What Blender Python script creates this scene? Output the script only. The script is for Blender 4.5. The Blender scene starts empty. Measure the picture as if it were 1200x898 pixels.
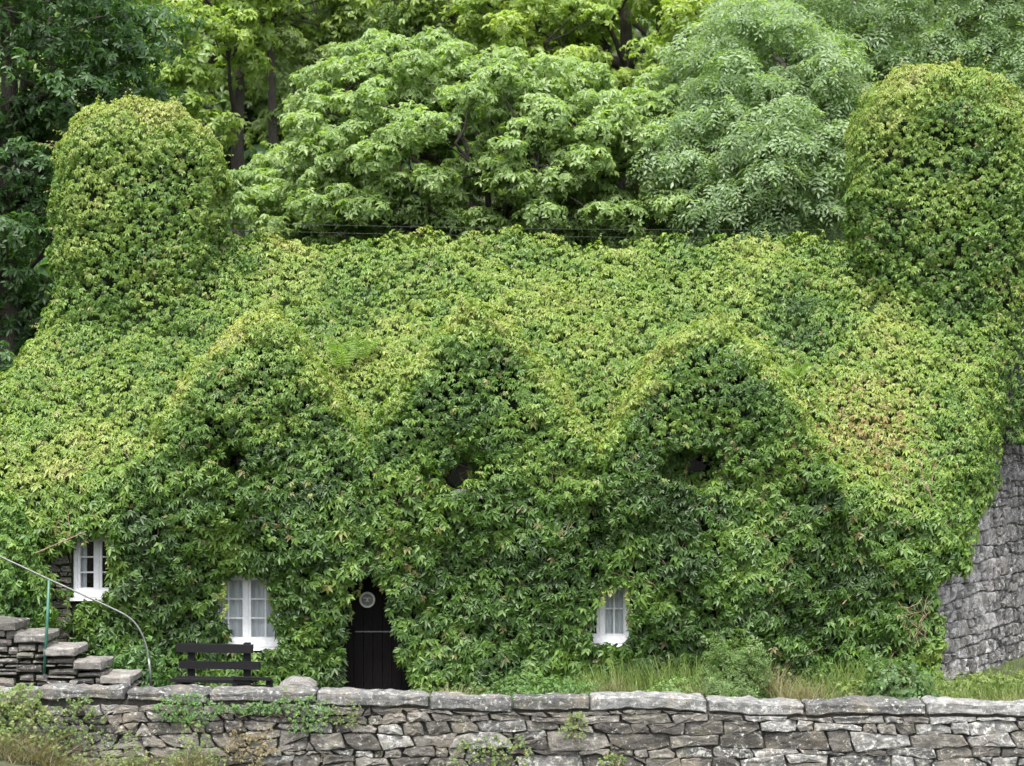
import bpy, bmesh, math, random
import numpy as np
from mathutils import Vector, Matrix

random.seed(7)
rng = np.random.default_rng(11)
SC = bpy.context.scene

# ------------------------------------------------------------------ camera
CAMY, CAMZ, HOR, FPX = -30.0, 3.4, 540.0, 2400.0
cam_d = bpy.data.cameras.new("camera"); cam = bpy.data.objects.new("camera", cam_d)
SC.collection.objects.link(cam); SC.camera = cam
cam.location = (0, CAMY, CAMZ); cam.rotation_euler = (math.radians(90), 0, 0)
cam_d.sensor_width = 36; cam_d.lens = 72; cam_d.shift_y = (HOR - 449) / 1200
cam_d.clip_start = 0.5; cam_d.clip_end = 2000
cam_d.dof.use_dof = True; cam_d.dof.focus_distance = 30.2; cam_d.dof.aperture_fstop = 1.5

# ------------------------------------------------------------------ world, sun
SUN_EL, SUN_AZ = math.radians(62), math.radians(186)      # azimuth clockwise from +Y
w = bpy.data.worlds.new("World"); SC.world = w; w.use_nodes = True
wn = w.node_tree.nodes; wl = w.node_tree.links; wn.clear()
wo = wn.new("ShaderNodeOutputWorld"); wb = wn.new("ShaderNodeBackground"); sk = wn.new("ShaderNodeTexSky")
sk.sky_type = 'NISHITA'; sk.sun_disc = False; sk.sun_elevation = SUN_EL; sk.sun_rotation = SUN_AZ
sk.air_density = 1.0; sk.dust_density = 4.0; sk.ozone_density = 1.0
wb.inputs[1].default_value = 0.15
hs = wn.new('ShaderNodeHueSaturation'); hs.inputs['Saturation'].default_value = 0.35   # thin cloud: a whiter sky
wl.new(sk.outputs[0], hs.inputs['Color']); wl.new(hs.outputs[0], wb.inputs[0]); wl.new(wb.outputs[0], wo.inputs[0])
sd = bpy.data.lights.new("sun", 'SUN'); so = bpy.data.objects.new("sun", sd); SC.collection.objects.link(so)
sd.energy = 1.5; sd.angle = math.radians(14); sd.color = (1.0, 0.96, 0.88)
sdir = Vector((math.sin(SUN_AZ) * math.cos(SUN_EL), math.cos(SUN_AZ) * math.cos(SUN_EL), math.sin(SUN_EL)))
so.rotation_euler = sdir.to_track_quat('Z', 'Y').to_euler()
so.location = (0, -10, 30)
SC.view_settings.view_transform = 'Standard'; SC.view_settings.look = 'None'
SC.view_settings.exposure = 1.80; SC.view_settings.gamma = 1
SC.cycles.max_bounces = 6; SC.cycles.diffuse_bounces = 3; SC.cycles.glossy_bounces = 2
SC.cycles.transmission_bounces = 4; SC.cycles.transparent_max_bounces = 8
SC.cycles.sample_clamp_indirect = 6

# ------------------------------------------------------------------ small tools
def P(px, py, Y):
    d = Y - CAMY
    return Vector(((px - 600) * d / FPX, Y, CAMZ + (HOR - py) * d / FPX))
ORG = {}
def link(o): SC.collection.objects.link(o); return o
def tag(o, label=None, cat=None, group=None, kind=None):
    if label: o['label'] = label
    if cat: o['category'] = cat
    if group: o['group'] = group
    if kind: o['kind'] = kind
    return o
def empty(name, loc, label, cat, group=None):
    o = link(bpy.data.objects.new(name, None)); o.empty_display_size = 0.2
    o.location = loc; ORG[o.name] = Vector(loc)
    return tag(o, label, cat, group)
def worg(o): return ORG.get(o.name, Vector((0, 0, 0))) if o else Vector((0, 0, 0))
def obj(name, me, parent=None, loc=(0, 0, 0)):
    """mesh object whose vertices are given relative to world point loc"""
    o = link(bpy.data.objects.new(name, me)); loc = Vector(loc)
    ORG[o.name] = loc
    if parent: o.parent = parent; o.location = loc - worg(parent)
    else: o.location = loc
    return o
def pymesh(name, v, f, mat, smooth=False):
    me = bpy.data.meshes.new(name); me.from_pydata([tuple(a) for a in v], [], f)
    me.materials.append(mat); me.update()
    if smooth: me.polygons.foreach_set('use_smooth', [True] * len(me.polygons))
    return me
def trimesh(name, V, T, mat, col=None, smooth=False):
    me = bpy.data.meshes.new(name); n = len(V); m = len(T)
    me.vertices.add(n); me.vertices.foreach_set('co', np.ascontiguousarray(V, dtype=np.float32).ravel())
    me.loops.add(m * 3); me.loops.foreach_set('vertex_index', np.ascontiguousarray(T, dtype=np.int32).ravel())
    me.polygons.add(m); me.polygons.foreach_set('loop_start', np.arange(0, m * 3, 3, dtype=np.int32))
    me.polygons.foreach_set('loop_total', np.full(m, 3, dtype=np.int32))
    if smooth: me.polygons.foreach_set('use_smooth', np.ones(m, dtype=bool))
    me.materials.append(mat); me.update(calc_edges=True)
    if col is not None:
        a = me.attributes.new('col', 'FLOAT_COLOR', 'POINT')
        c = np.ones((n, 4), dtype=np.float32); c[:, :3] = col; a.data.foreach_set('color', c.ravel())
    return me
class MB:
    """collects boxes and tubes into one mesh"""
    def __init__(s): s.v = []; s.f = []
    def box(s, a, b, rot=None, c=None, jit=0):
        n = len(s.v); x0, y0, z0 = a; x1, y1, z1 = b
        pts = [Vector(p) for p in ((x0, y0, z0), (x1, y0, z0), (x1, y1, z0), (x0, y1, z0), (x0, y0, z1), (x1, y0, z1), (x1, y1, z1), (x0, y1, z1))]
        if jit: pts = [p + Vector([random.uniform(-jit, jit) for _ in range(3)]) for p in pts]
        if rot is not None:
            c = Vector(c) if c is not None else (Vector(a) + Vector(b)) / 2
            pts = [rot @ (p - c) + c for p in pts]
        s.v += pts
        s.f += [tuple(n + i for i in q) for q in ((0, 3, 2, 1), (4, 5, 6, 7), (0, 1, 5, 4), (1, 2, 6, 5), (2, 3, 7, 6), (3, 0, 4, 7))]
    def tube(s, pts, rad, n=6, cap=True):
        pts = [Vector(p) for p in pts]
        if not hasattr(rad, '__len__'): rad = [rad] * len(pts)
        b = len(s.v); up = Vector((0.3, 0.2, 1)).normalized()
        for i, p in enumerate(pts):
            t = (pts[min(i + 1, len(pts) - 1)] - pts[max(i - 1, 0)]).normalized()
            x = t.cross(up)
            if x.length < 0.1: x = t.cross(Vector((1, 0, 0)))
            x.normalize(); y = t.cross(x).normalized()
            for k in range(n):
                a = 2 * math.pi * k / n
                s.v.append(p + (x * math.cos(a) + y * math.sin(a)) * rad[i])
        for i in range(len(pts) - 1):
            for k in range(n):
                k2 = (k + 1) % n
                s.f.append((b + i * n + k, b + i * n + k2, b + (i + 1) * n + k2, b + (i + 1) * n + k))
        if cap:
            s.f.append(tuple(b + k for k in range(n - 1, -1, -1))); e = b + (len(pts) - 1) * n
            s.f.append(tuple(e + k for k in range(n)))
    def build(s, name, mat, parent=None, loc=(0, 0, 0), smooth=False):
        loc = Vector(loc)
        me = pymesh(name, [p - loc for p in s.v], s.f, mat, smooth)
        return obj(name, me, parent, loc)

_nd = {}
def noise(p, freq, seed):
    """smooth random field, about -1..1, p (N,3)"""
    k = seed
    if k not in _nd:
        r = np.random.default_rng(seed); d = r.normal(size=(9, 3)); d /= np.linalg.norm(d, axis=1)[:, None]
        _nd[k] = (d * r.uniform(0.6, 1.5, 9)[:, None], r.uniform(0, 6.28, 9))
    d, ph = _nd[k]
    return np.sin(p @ (d.T * freq * 2 * math.pi) + ph).sum(1) / 3.6
def sstep(a, b, x):
    t = np.clip((x - a) / (b - a), 0, 1); return t * t * (3 - 2 * t)
def norm(v): return v / np.maximum(np.linalg.norm(v, axis=1), 1e-9)[:, None]

# ------------------------------------------------------------------ materials
class NT:
    def __init__(s, name):
        s.m = bpy.data.materials.new(name); s.m.use_nodes = True
        s.n = s.m.node_tree.nodes; s.l = s.m.node_tree.links; s.b = s.n['Principled BSDF']; s.out = s.n['Material Output']
    def add(s, t, **k):
        x = s.n.new(t)
        for a, v in k.items(): setattr(x, a, v)
        return x
    def noise(s, scale, detail=6, rough=0.6, co=None, stretch=None):
        x = s.add('ShaderNodeTexNoise'); x.inputs['Scale'].default_value = scale; x.inputs['Detail'].default_value = detail
        x.inputs['Roughness'].default_value = rough
        if co is not None:
            if stretch:
                mp = s.add('ShaderNodeMapping'); mp.inputs['Scale'].default_value = stretch; s.l.new(co, mp.inputs[0]); co = mp.outputs[0]
            s.l.new(co, x.inputs['Vector'])
        return x.outputs['Fac']
    def ramp(s, fac, stops):
        x = s.add('ShaderNodeValToRGB'); e = x.color_ramp.elements
        while len(e) < len(stops): e.new(0.5)
        for i, (p, c) in enumerate(stops):
            e[i].position = p; e[i].color = (*c, 1) if hasattr(c, '__len__') else (c, c, c, 1)
        s.l.new(fac, x.inputs[0]); return x.outputs[0]
    def mix(s, fac, a, b, mode='MIX'):
        x = s.add('ShaderNodeMix', data_type='RGBA', blend_type=mode)
        for sock, v in ((x.inputs[0], fac), (x.inputs[6], a), (x.inputs[7], b)):
            if hasattr(v, 'is_linked'): s.l.new(v, sock)
            elif hasattr(v, '__len__'): sock.default_value = (*v, 1)
            else: sock.default_value = v
        return x.outputs[2]
    def bump(s, h, dist, strength=1.0):
        x = s.add('ShaderNodeBump'); x.inputs['Strength'].default_value = strength; x.inputs['Distance'].default_value = dist
        s.l.new(h, x.inputs['Height']); s.l.new(x.outputs[0], s.b.inputs['Normal'])
def simple(name, col, rough=0.6, metal=0, var=0.25, scale=8, bump=0.0, stretch=None, spec=0.5):
    t = NT(name); co = t.add('ShaderNodeTexCoord').outputs['Object']
    f = t.noise(scale, 6, 0.6, co, stretch)
    c = t.ramp(f, [(0.3, tuple(x * (1 - var) for x in col)), (0.7, tuple(min(1, x * (1 + var)) for x in col))])
    t.l.new(c, t.b.inputs['Base Color']); t.b.inputs['Roughness'].default_value = rough; t.b.inputs['Metallic'].default_value = metal
    t.b.inputs['Specular IOR Level'].default_value = spec
    if bump: t.bump(f, bump)
    return t.m
def leafmat(name, rough=0.45, trans=0.35, fixed=None, spec=0.5):
    t = NT(name)
    if fixed is None:
        a = t.add('ShaderNodeAttribute'); a.attribute_name = 'col'; c = a.outputs['Color']
    else:
        r = t.add('ShaderNodeRGB'); r.outputs[0].default_value = (*fixed, 1); c = r.outputs[0]
    t.l.new(c, t.b.inputs['Base Color']); t.b.inputs['Roughness'].default_value = rough
    t.b.inputs['Specular IOR Level'].default_value = spec
    tr = t.add('ShaderNodeBsdfTranslucent'); tc = t.mix(1.0, c, (1.5, 1.6, 0.6), 'MULTIPLY'); t.l.new(tc, tr.inputs[0])
    mx = t.add('ShaderNodeMixShader'); mx.inputs[0].default_value = trans
    t.l.new(t.b.outputs[0], mx.inputs[1]); t.l.new(tr.outputs[0], mx.inputs[2]); t.l.new(mx.outputs[0], t.out.inputs[0])
    return t.m
def stone_mat(name, dark, mid, light, lichen=0.3, warm=(0.22, 0.19, 0.15), fine=60):
    t = NT(name); co = t.add('ShaderNodeTexCoord').outputs['Object']
    oi = t.add('ShaderNodeObjectInfo')
    off = t.add('ShaderNodeVectorMath', operation='MULTIPLY_ADD'); off.inputs[1].default_value = (1, 1, 1)
    t.l.new(co, off.inputs[0]); sc3 = t.add('ShaderNodeVectorMath', operation='SCALE'); sc3.inputs['Scale'].default_value = 1.0
    t.l.new(oi.outputs['Location'], sc3.inputs[0]); t.l.new(sc3.outputs[0], off.inputs[2]); co = off.outputs[0]
    f1 = t.noise(7, 8, 0.7, co, (1, 1, 2.2)); f2 = t.noise(fine, 5, 0.7, co)
    f3 = t.noise(16, 6, 0.75, co); f4 = t.noise(2.2, 4, 0.6, co)
    c = t.ramp(f1, [(0.30, dark), (0.52, mid), (0.72, light)])
    tone = t.ramp(oi.outputs['Random'], [(0.0, 0.5), (0.5, 0.95), (1.0, 1.6)])
    c = t.mix(1.0, c, tone, 'MULTIPLY')
    wf = t.ramp(f4, [(0.5, 0.0), (0.68, 0.6)]); c = t.mix(wf, c, warm)
    sp = t.ramp(f2, [(0.35, 0.55), (0.6, 1.2)]); c = t.mix(0.8, c, sp, 'MULTIPLY')
    lf = t.ramp(f3, [(0.60 - lichen * 0.2, 0.0), (0.68 - lichen * 0.15, 0.85)])
    lc = t.mix(t.noise(30, 3, 0.6, co), (0.40, 0.40, 0.37), (0.62, 0.62, 0.58)); c = t.mix(lf, c, lc)
    mf = t.ramp(t.noise(4, 5, 0.7, co), [(0.56, 0.0), (0.70, 0.6)]); c = t.mix(mf, c, (0.075, 0.085, 0.03))
    t.l.new(c, t.b.inputs['Base Color']); t.b.inputs['Roughness'].default_value = 0.9; t.b.inputs['Specular IOR Level'].default_value = 0.25
    h = t.mix(0.35, f1, f2); t.bump(h, 0.045, 1.0)
    return t.m
M = {}
M['stone'] = stone_mat('weathered_stone', (0.040, 0.038, 0.035), (0.105, 0.098, 0.088), (0.21, 0.198, 0.175), 0.14)
M['pale'] = stone_mat('pale_lichened_stone', (0.05, 0.05, 0.05), (0.12, 0.118, 0.115), (0.27, 0.265, 0.255), 0.42)
M['wmortar'] = simple('wall_mortar', (0.045, 0.042, 0.036), 0.95, var=0.6, scale=20, bump=0.03)
M['coping'] = stone_mat('coping_stone', (0.05, 0.05, 0.05), (0.13, 0.13, 0.128), (0.27, 0.27, 0.265), 0.26)
M['gable'] = stone_mat('gable_stone', (0.08, 0.077, 0.077), (0.22, 0.215, 0.21), (0.50, 0.49, 0.48), 0.28, (0.24, 0.22, 0.22), 40)
M['step'] = stone_mat('step_stone', (0.07, 0.067, 0.063), (0.15, 0.143, 0.132), (0.26, 0.25, 0.235), 0.12)
M['mortar'] = simple('old_mortar', (0.016, 0.024, 0.010), 0.95, spec=0.08, var=0.6, scale=20, bump=0.03)
M['gmortar'] = simple('grey_mortar', (0.07, 0.067, 0.067), 0.95, var=0.5, scale=25, bump=0.03)
M['slate'] = simple('roof_slate', (0.020, 0.034, 0.011), 0.95, spec=0.08, var=0.5, scale=9, bump=0.03)
M['bark'] = simple('tree_bark', (0.05, 0.042, 0.035), 0.9, var=0.5, scale=14, bump=0.05, stretch=(3, 3, 0.6))
M['stem'] = simple('creeper_stem', (0.13, 0.09, 0.055), 0.85, var=0.4, scale=20)
M['soil'] = simple('soil', (0.045, 0.05, 0.022), 0.95, var=0.6, scale=5, bump=0.08)
M['white'] = simple('white_paint', (0.62, 0.63, 0.65), 0.5, var=0.12, scale=18, bump=0.003)
M['black'] = simple('black_stained_wood', (0.0025, 0.0025, 0.0035), 0.75, spec=0.25, var=0.6, scale=12, bump=0.006, stretch=(1, 4, 8))
M['door'] = simple('dark_door_wood', (0.004, 0.003, 0.003), 0.7, spec=0.15, var=0.6, scale=8, bump=0.006, stretch=(8, 4, 1))
M['metal'] = simple('weathered_metal', (0.13, 0.135, 0.13), 0.45, metal=0.5, var=0.35, scale=25)
M['green'] = simple('green_painted_metal', (0.025, 0.10, 0.07), 0.5, var=0.3, scale=20)
M['cable'] = simple('black_cable', (0.015, 0.015, 0.015), 0.6)
M['disc'] = simple('disc_rim', (0.55, 0.55, 0.52), 0.5, var=0.15, scale=30)
M['discface'] = simple('disc_face', (0.12, 0.13, 0.12), 0.3, var=0.5, scale=22)
M['curtain'] = simple('white_net_curtain', (0.62, 0.63, 0.66), 0.9, var=0.12, scale=10, stretch=(6, 1, 0.6))
M['rock'] = stone_mat('boulder_stone', (0.12, 0.115, 0.11), (0.22, 0.21, 0.20), (0.30, 0.29, 0.28), 0.1)
g = NT('window_glass'); gl = g.add('ShaderNodeBsdfGlossy'); gl.inputs['Roughness'].default_value = 0.04
tp = g.add('ShaderNodeBsdfTransparent'); tp.inputs[0].default_value = (0.88, 0.9, 0.9, 1)
fr = g.add('ShaderNodeFresnel'); fr.inputs[0].default_value = 1.28; ms = g.add('ShaderNodeMixShader')
g.l.new(fr.outputs[0], ms.inputs[0]); g.l.new(tp.outputs[0], ms.inputs[1]); g.l.new(gl.outputs[0], ms.inputs[2]); g.l.new(ms.outputs[0], g.out.inputs[0])
M['glass'] = g.m
M['leaf'] = leafmat('creeper_leaf', 0.44, 0.34, spec=0.42)
M['treeleaf'] = leafmat('tree_leaf', 0.42, 0.50, spec=0.5)
M['grassm'] = leafmat('grass_blade', 0.6, 0.35)

# ------------------------------------------------------------------ leaf templates (x side, y tip, z up); scale 1 = leaflet length
KITE = False; TILT = random.Random(77)
def leaflet(V, T, base, ang, L, W, wide, droop, fold, z0=0.0, r0=0.0):
    """five-point folded leaflet starting at base"""
    d = np.array([math.sin(ang), math.cos(ang)]); s = np.array([d[1], -d[0]]); n = len(V)
    tl, rl = TILT.uniform(-.38, .22), TILT.uniform(-.5, .5)                # each leaflet hangs its own way
    def q(u, v, zz):
        xy = np.array(base[:2]) + d * (r0 + u * L) + s * v
        return (xy[0], xy[1], base[2] + z0 - droop * (r0 + u * L) ** 2 + zz + tl * u * L + rl * v)
    if KITE:
        V += [q(0, 0, 0), q(wide, -W, fold), q(wide, W, fold), q(1, 0, 0)]; T += [(n, n + 3, n + 1), (n, n + 2, n + 3)]; return
    V += [q(0, 0, 0), q(wide, -W, fold), q(wide, 0, 0), q(wide, W, fold), q(1, 0, 0)]
    T += [(n, n + 2, n + 1), (n, n + 3, n + 2), (n + 1, n + 2, n + 4), (n + 2, n + 3, n + 4)]
def t_creeper(r):
    V, T = [], []
    for a, L in ((0, 1.05), (46, 0.98), (-46, 0.98), (94, 0.72), (-94, 0.72)):
        j = r.uniform(-10, 10); leaflet(V, T, (0, 0, 0), math.radians(a + j), L * r.uniform(0.88, 1.1), L * r.uniform(0.20, 0.26), 0.45, r.uniform(0.25, 0.75), 0.08)
    return np.array(V), np.array(T)
def t_rosette(r):
    V, T = [], []; n = 6
    for k in range(n):
        a = 360 / n * k + r.uniform(-12, 12); L = r.uniform(0.75, 1.1)
        leaflet(V, T, (0, 0, 0), math.radians(a), L, L * 0.23, 0.60, r.uniform(0.3, 0.7), 0.05)
    return np.array(V), np.array(T)
def t_ash(r):
    V, T = [], []
    for k in range(3):
        for s in (-1, 1):
            leaflet(V, T, (0, 0.5 * k - 0.3, -0.08 * k * k), math.radians(s * r.uniform(50, 70)), r.uniform(0.6, 0.8), 0.13, 0.5, 0.3, 0.03)
    leaflet(V, T, (0, 1.1, -0.5), 0, 0.7, 0.13, 0.5, 0.2, 0.03)
    return np.array(V), np.array(T)
def t_simple(r):
    V, T = [], []
    for k in range(4):
        leaflet(V, T, (0, 0.25 * k, 0), math.radians((-1) ** k * r.uniform(30, 70)), 0.8, 0.24, 0.45, 0.3, 0.06)
    return np.array(V), np.array(T)
def templates(fn, n, seed):
    TILT.seed(seed); r = random.Random(seed); return [fn(r) for _ in range(n)]
TC = templates(t_creeper, 16, 1); TS = templates(t_simple, 6, 4); KITE = True
TCK, TR, TA, TSK = templates(t_creeper, 16, 1), templates(t_rosette, 6, 2), templates(t_ash, 6, 3), templates(t_simple, 6, 4); KITE = False

def scatter(tpl, pos, nrm, tip, scale, col, cvar=0.18):
    """returns V, T, C of all leaves"""
    N = len(pos); nrm = norm(nrm); tip = tip - nrm * (tip * nrm).sum(1)[:, None]; tip = norm(tip)
    side = np.cross(tip, nrm)
    Vt = np.stack([t[0] for t in tpl]); T0 = tpl[0][1]; nv = Vt.shape[1]
    per = 4 if len(T0) * 2 == nv else 5; pick = rng.integers(0, len(tpl), N); L = Vt[pick]                       # N,nv,3
    V = (L[:, :, 0:1] * side[:, None] + L[:, :, 1:2] * tip[:, None] + L[:, :, 2:3] * nrm[:, None]) * scale[:, None, None] + pos[:, None]
    T = (T0[None] + (np.arange(N) * nv)[:, None, None]).reshape(-1, 3)
    nl = nv // per
    cv = 1 + rng.uniform(-cvar, cvar, (N, nl, 1, 1))
    C = (col[:, None, None, :] * cv * np.ones((1, 1, per, 1))).reshape(-1, 3)
    return V.reshape(-1, 3), T, C
def leaves_obj(name, parts, mat, parent=None, loc=(0, 0, 0), kind='stuff', label=None):
    Vs, Ts, Cs, n = [], [], [], 0
    for V, T, C in parts:
        Vs.append(V); Ts.append(T + n); Cs.append(C); n += len(V)
    V = np.concatenate(Vs) - np.array(loc); o = obj(name, trimesh(name, V, np.concatenate(Ts), mat, np.concatenate(Cs)), parent, loc)
    if kind: o['kind'] = kind
    if label: o['label'] = label
    return o
def pal(t, stops):
    """t (N,) 0..1 through colour stops"""
    s = np.array(stops); x = np.clip(t, 0, 1) * (len(s) - 1); i = np.minimum(x.astype(int), len(s) - 2); f = (x - i)[:, None]
    return s[i] * (1 - f) + s[i + 1] * f

# ------------------------------------------------------------------ ground
def gz(x, y):
    x = np.asarray(x, float); y = np.asarray(y, float)
    terr = 0.02 + 0.12 * sstep(2, 9, x) + 0.02 * np.sin(x * 1.7) * np.cos(y * 1.3)
    bank = -0.75 + 0.42 * sstep(-3.2, -6.5, x) + 0.22 * sstep(-0.5, -1.6, x) * sstep(-3.4, -1.8, x)
    bank = bank + sstep(-2.4, -3.6, x) * sstep(-5.2, -4.6, y) * (.10 * np.sin(x * 2.9 + 1) + .07 * np.sin(x * 6.1) + .06 * np.sin(x * 11 + 2))
    bank = bank - 0.55 * sstep(-4.6, -9, y) - 0.4 * sstep(-9, -20, y)
    z = np.where(y < -4.0, bank, terr)
    hill = np.maximum(0, (y - 8.6)) * 0.72
    hill = np.where(hill > 45, 45 + (hill - 45) * 0.1, hill) + (0.35 * np.sin(x * 0.6 + y * 0.4) + 0.25 * np.sin(x * 1.3 - y)) * sstep(9, 12, y)
    return z + hill
xs = np.unique(np.concatenate([[-600, -300, -150, -80, -50], np.arange(-32, -9, 0.8), np.arange(-9, 9, .25), np.arange(9, 32.1, 0.8), [50, 80, 150, 300, 600]]))
ys = np.unique(np.concatenate([[-500, -200, -100, -60, -40], np.arange(-30, -5, 1.5), np.arange(-5, 0.1, 0.2), np.arange(1, 40, 1.0), [45, 55, 70, 90, 150, 400]]))
X, Y = np.meshgrid(xs, ys); Z = gz(X, Y); nx, ny = len(xs), len(ys)
V = np.stack([X.ravel(), Y.ravel(), Z.ravel()], 1)
i = (np.arange(ny - 1)[:, None] * nx + np.arange(nx - 1)[None]).ravel()
T = np.concatenate([np.stack([i, i + 1, i + nx + 1], 1), np.stack([i, i + nx + 1, i + nx], 1)])
ground = obj('ground', trimesh('ground', V, T, M['soil'], smooth=True)); ground['kind'] = 'structure'

# ------------------------------------------------------------------ cottage geometry
EY, EZ, RY, RZ = -0.15, 2.55, 3.6, 6.72            # eave and ridge of the solid roof
GX, GK = 6.18, 0.56                                # gable corner and its slant dx/dy
DORM = [(-3.72, 5.50), (-0.48, 5.60), (2.93, 5.52)]  # ivy apex x, z of the dormers
CH_L, CH_R = (-6.13, 3.6), (6.98, 3.6)
rz_wave = lambda x: 0.07 * np.sin(x * 1.5 + 2.2) + 0.03 * np.sin(x * 3.3 + .5)

def smin(a, b, k):
    h = np.clip(0.5 + 0.5 * (b - a) / k, 0, 1); return b * (1 - h) + a * h - k * h * (1 - h)
def smax(a, b, k): return -smin(-a, -b, k)
SL = math.atan2(7.02 - 2.75, 3.6 + 0.42)
def rbox(p, c, hx, hy, top, r):
    """upright rounded box with domed top"""
    qx = np.abs(p[:, 0] - c[0]) - (hx - r); qy = np.abs(p[:, 1] - c[1]) - (hy - r * 0.75); qz = p[:, 2] - (top - r)
    return np.sqrt(np.maximum(qx, 0) ** 2 + np.maximum(qy, 0) ** 2 * 1.3 + np.maximum(qz, 0) ** 2) + np.minimum(np.maximum(qx, np.maximum(qy, qz)), 0) - r
def sdf(p, fine=True):
    x, y, z = p[:, 0], p[:, 1], p[:, 2]
    cs, sn = math.cos(SL), math.sin(SL)
    yy = RY - np.abs(y - RY)                                                   # mirror the back slope
    front = smax(-(y + 0.30), y - 7.5, 0.1)
    roof = (z - 2.75 - rz_wave(x)) * cs - (yy + 0.42) * sn
    d = smax(front, roof, 0.5)
    gn = np.array([1, -GK]) / math.hypot(1, GK)
    gab = (x - (GX + 0.26)) * gn[0] + (y + 0.1) * gn[1]
    hip = (-(x + 7.22)) * 0.875 + (z - 6.2) * 0.485
    hip = smax(hip, -(x + 10.2), 0.5)
    d = smax(d, gab, 0.45); d = smax(d, hip, 0.7)
    for k, (xc, za) in enumerate(DORM):
        ax = np.abs(x - xc)
        sl = (z - za + 0.06 + 1.80 * (np.sqrt(ax * ax + 0.60) - 0.775)) * 0.60       # gable slopes, rounded apex
        fr = -(y + 0.42 + 0.36 * sstep(.4, 3.0, z) - 0.12 * sstep(.5, 1.7, ax)) * 0.96 + np.maximum(z - 4.2, 0) * 0.26
        lo = -(z + .5)
        g = smax(smax(smax(sl, fr, 0.40), ax - 1.82, .35), lo, 0.5); g = np.maximum(g, y - 3.4)
        d = smin(d, g, 0.10)
        hx, hz = [(-4.05, 3.38), (-0.79, 3.28), (2.62, 3.32)][k]
        rr = [(0.42, 0.26), (0.62, 0.38), (0.42, 0.28)][k]
        hole = np.sqrt(((x - hx) / rr[0]) ** 2 + ((y + 0.55) / 0.42) ** 2 + ((z - hz) / rr[1]) ** 2) - 1
        d = smax(d, -hole * 0.3, 0.12)
    # soft swags along the wall between the windows
    d = d - 0.10 * sstep(2.9, 2.0, z) * (np.sin(x * 2.1 + 0.6) + .9 * noise(p * [1.3, 0, .45], .5, 24)) * (y < 1)
    cl = rbox(p, (CH_L[0] + .06, CH_L[1]), 1.31, 1.14, 9.20, 1.02) - 0.04 * np.sin(z * 1.3)
    cr = rbox(p, (CH_R[0] + .05, CH_R[1]), 1.42, 1.17, 9.74, 1.12)
    d = smin(d, cl, 0.22); d = smin(d, cr, 0.22)
    d = d + 0.085 * noise(p, 0.45, 21)
    if fine: d = d + 0.045 * noise(p * [1, 1, 1.5], 1.25, 22) + 0.02 * noise(p, 3.1, 23)
    return d
def grad(f, p, e=0.03):
    g = np.empty_like(p)
    for a in range(3):
        q = p.copy(); q[:, a] += e; h = f(q); q[:, a] -= 2 * e; g[:, a] = h - f(q)
    return norm(g)
def shell(f, lo, hi, dens, eps=0.16):
    """points spread evenly (dens per m2) over the zero surface of f, with normals"""
    lo, hi = np.array(lo, float), np.array(hi, float); n = int(np.prod(hi - lo) * dens / (2 * eps))
    out = []
    while n > 0:
        m = min(n, 400000); n -= m
        p = lo + rng.random((m, 3)) * (hi - lo); d = f(p); out.append(p[np.abs(d) < eps])
    p = np.concatenate(out)
    for _ in range(2):
        g = grad(f, p); p = p - g * f(p)[:, None] * 0.9
    return p, grad(f, p, 0.06)

cottage = empty('cottage', (-0.5, 0, 0), 'old stone cottage buried under green creeper with three dormers and two chimneys', 'cottage')
def cells(mb, x0, x1, z0, z1, y0, y1, holes):
    cx = sorted({x0, x1, *[h[0] for h in holes], *[h[1] for h in holes]}); cz = sorted({z0, z1, *[h[2] for h in holes], *[h[3] for h in holes]})
    for a, b in zip(cx, cx[1:]):
        for c, d in zip(cz, cz[1:]):
            mx, mz = (a + b) / 2, (c + d) / 2
            if not any(h[0] < mx < h[1] and h[2] < mz < h[3] for h in holes): mb.box((a, y0, c), (b, y1, d))
def FX(px, Y=0.1): return (px - 600) * (30 + Y) / FPX
def FZ(py, Y=0.1): return CAMZ + (HOR - py) * (30 + Y) / FPX
W1 = (FX(87), FX(143), FZ(700), FZ(627)); W2 = (FX(248), FX(331), FZ(758), FZ(672)); W3 = (FX(670), FX(738), FZ(754), FZ(676))
W4 = (FX(872), FX(932), FZ(735), FZ(655))
DR = (-2.56, -1.40, -0.05, 1.90)
mb = MB(); cells(mb, -9.4, GX, -0.2, EZ + 0.0, 0.0, 0.45, [W1, W2, W3, W4, DR])
front = mb.build('front_wall', M['mortar'], cottage, (0, 0, 0))
mb = MB(); mb.box((-9.4, 6.9, -0.1), (GX + GK * 6.9 - 0.3, 7.3, EZ)); mb.build('back_wall', M['mortar'], cottage)
mb = MB(); mb.box((-9.397, 0.455, -0.1), (-9.0, 6.895, EZ - 0.003)); mb.build('end_wall', M['mortar'], cottage)
# slanted gable wall
def gy(s): return Vector((GX + GK * s, s, 0))
GNv = Vector((1, -GK, 0)).normalized()
prof = [(0.0, -0.2), (0.0, EZ), (RY, RZ - 0.05), (7.2, EZ), (7.2, -0.2)]
v = [gy(s) + Vector((0, 0, z)) for s, z in prof] + [gy(s) - GNv * 0.5 + Vector((0, 0, z)) for s, z in prof]
f = [(0, 4, 3, 2, 1), (5, 6, 7, 8, 9)] + [(i, (i + 1) % 5, 5 + (i + 1) % 5, 5 + i) for i in range(5)]
gable = obj('gable_wall', pymesh('gable_wall', v, f, M['gmortar']), cottage)
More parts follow.
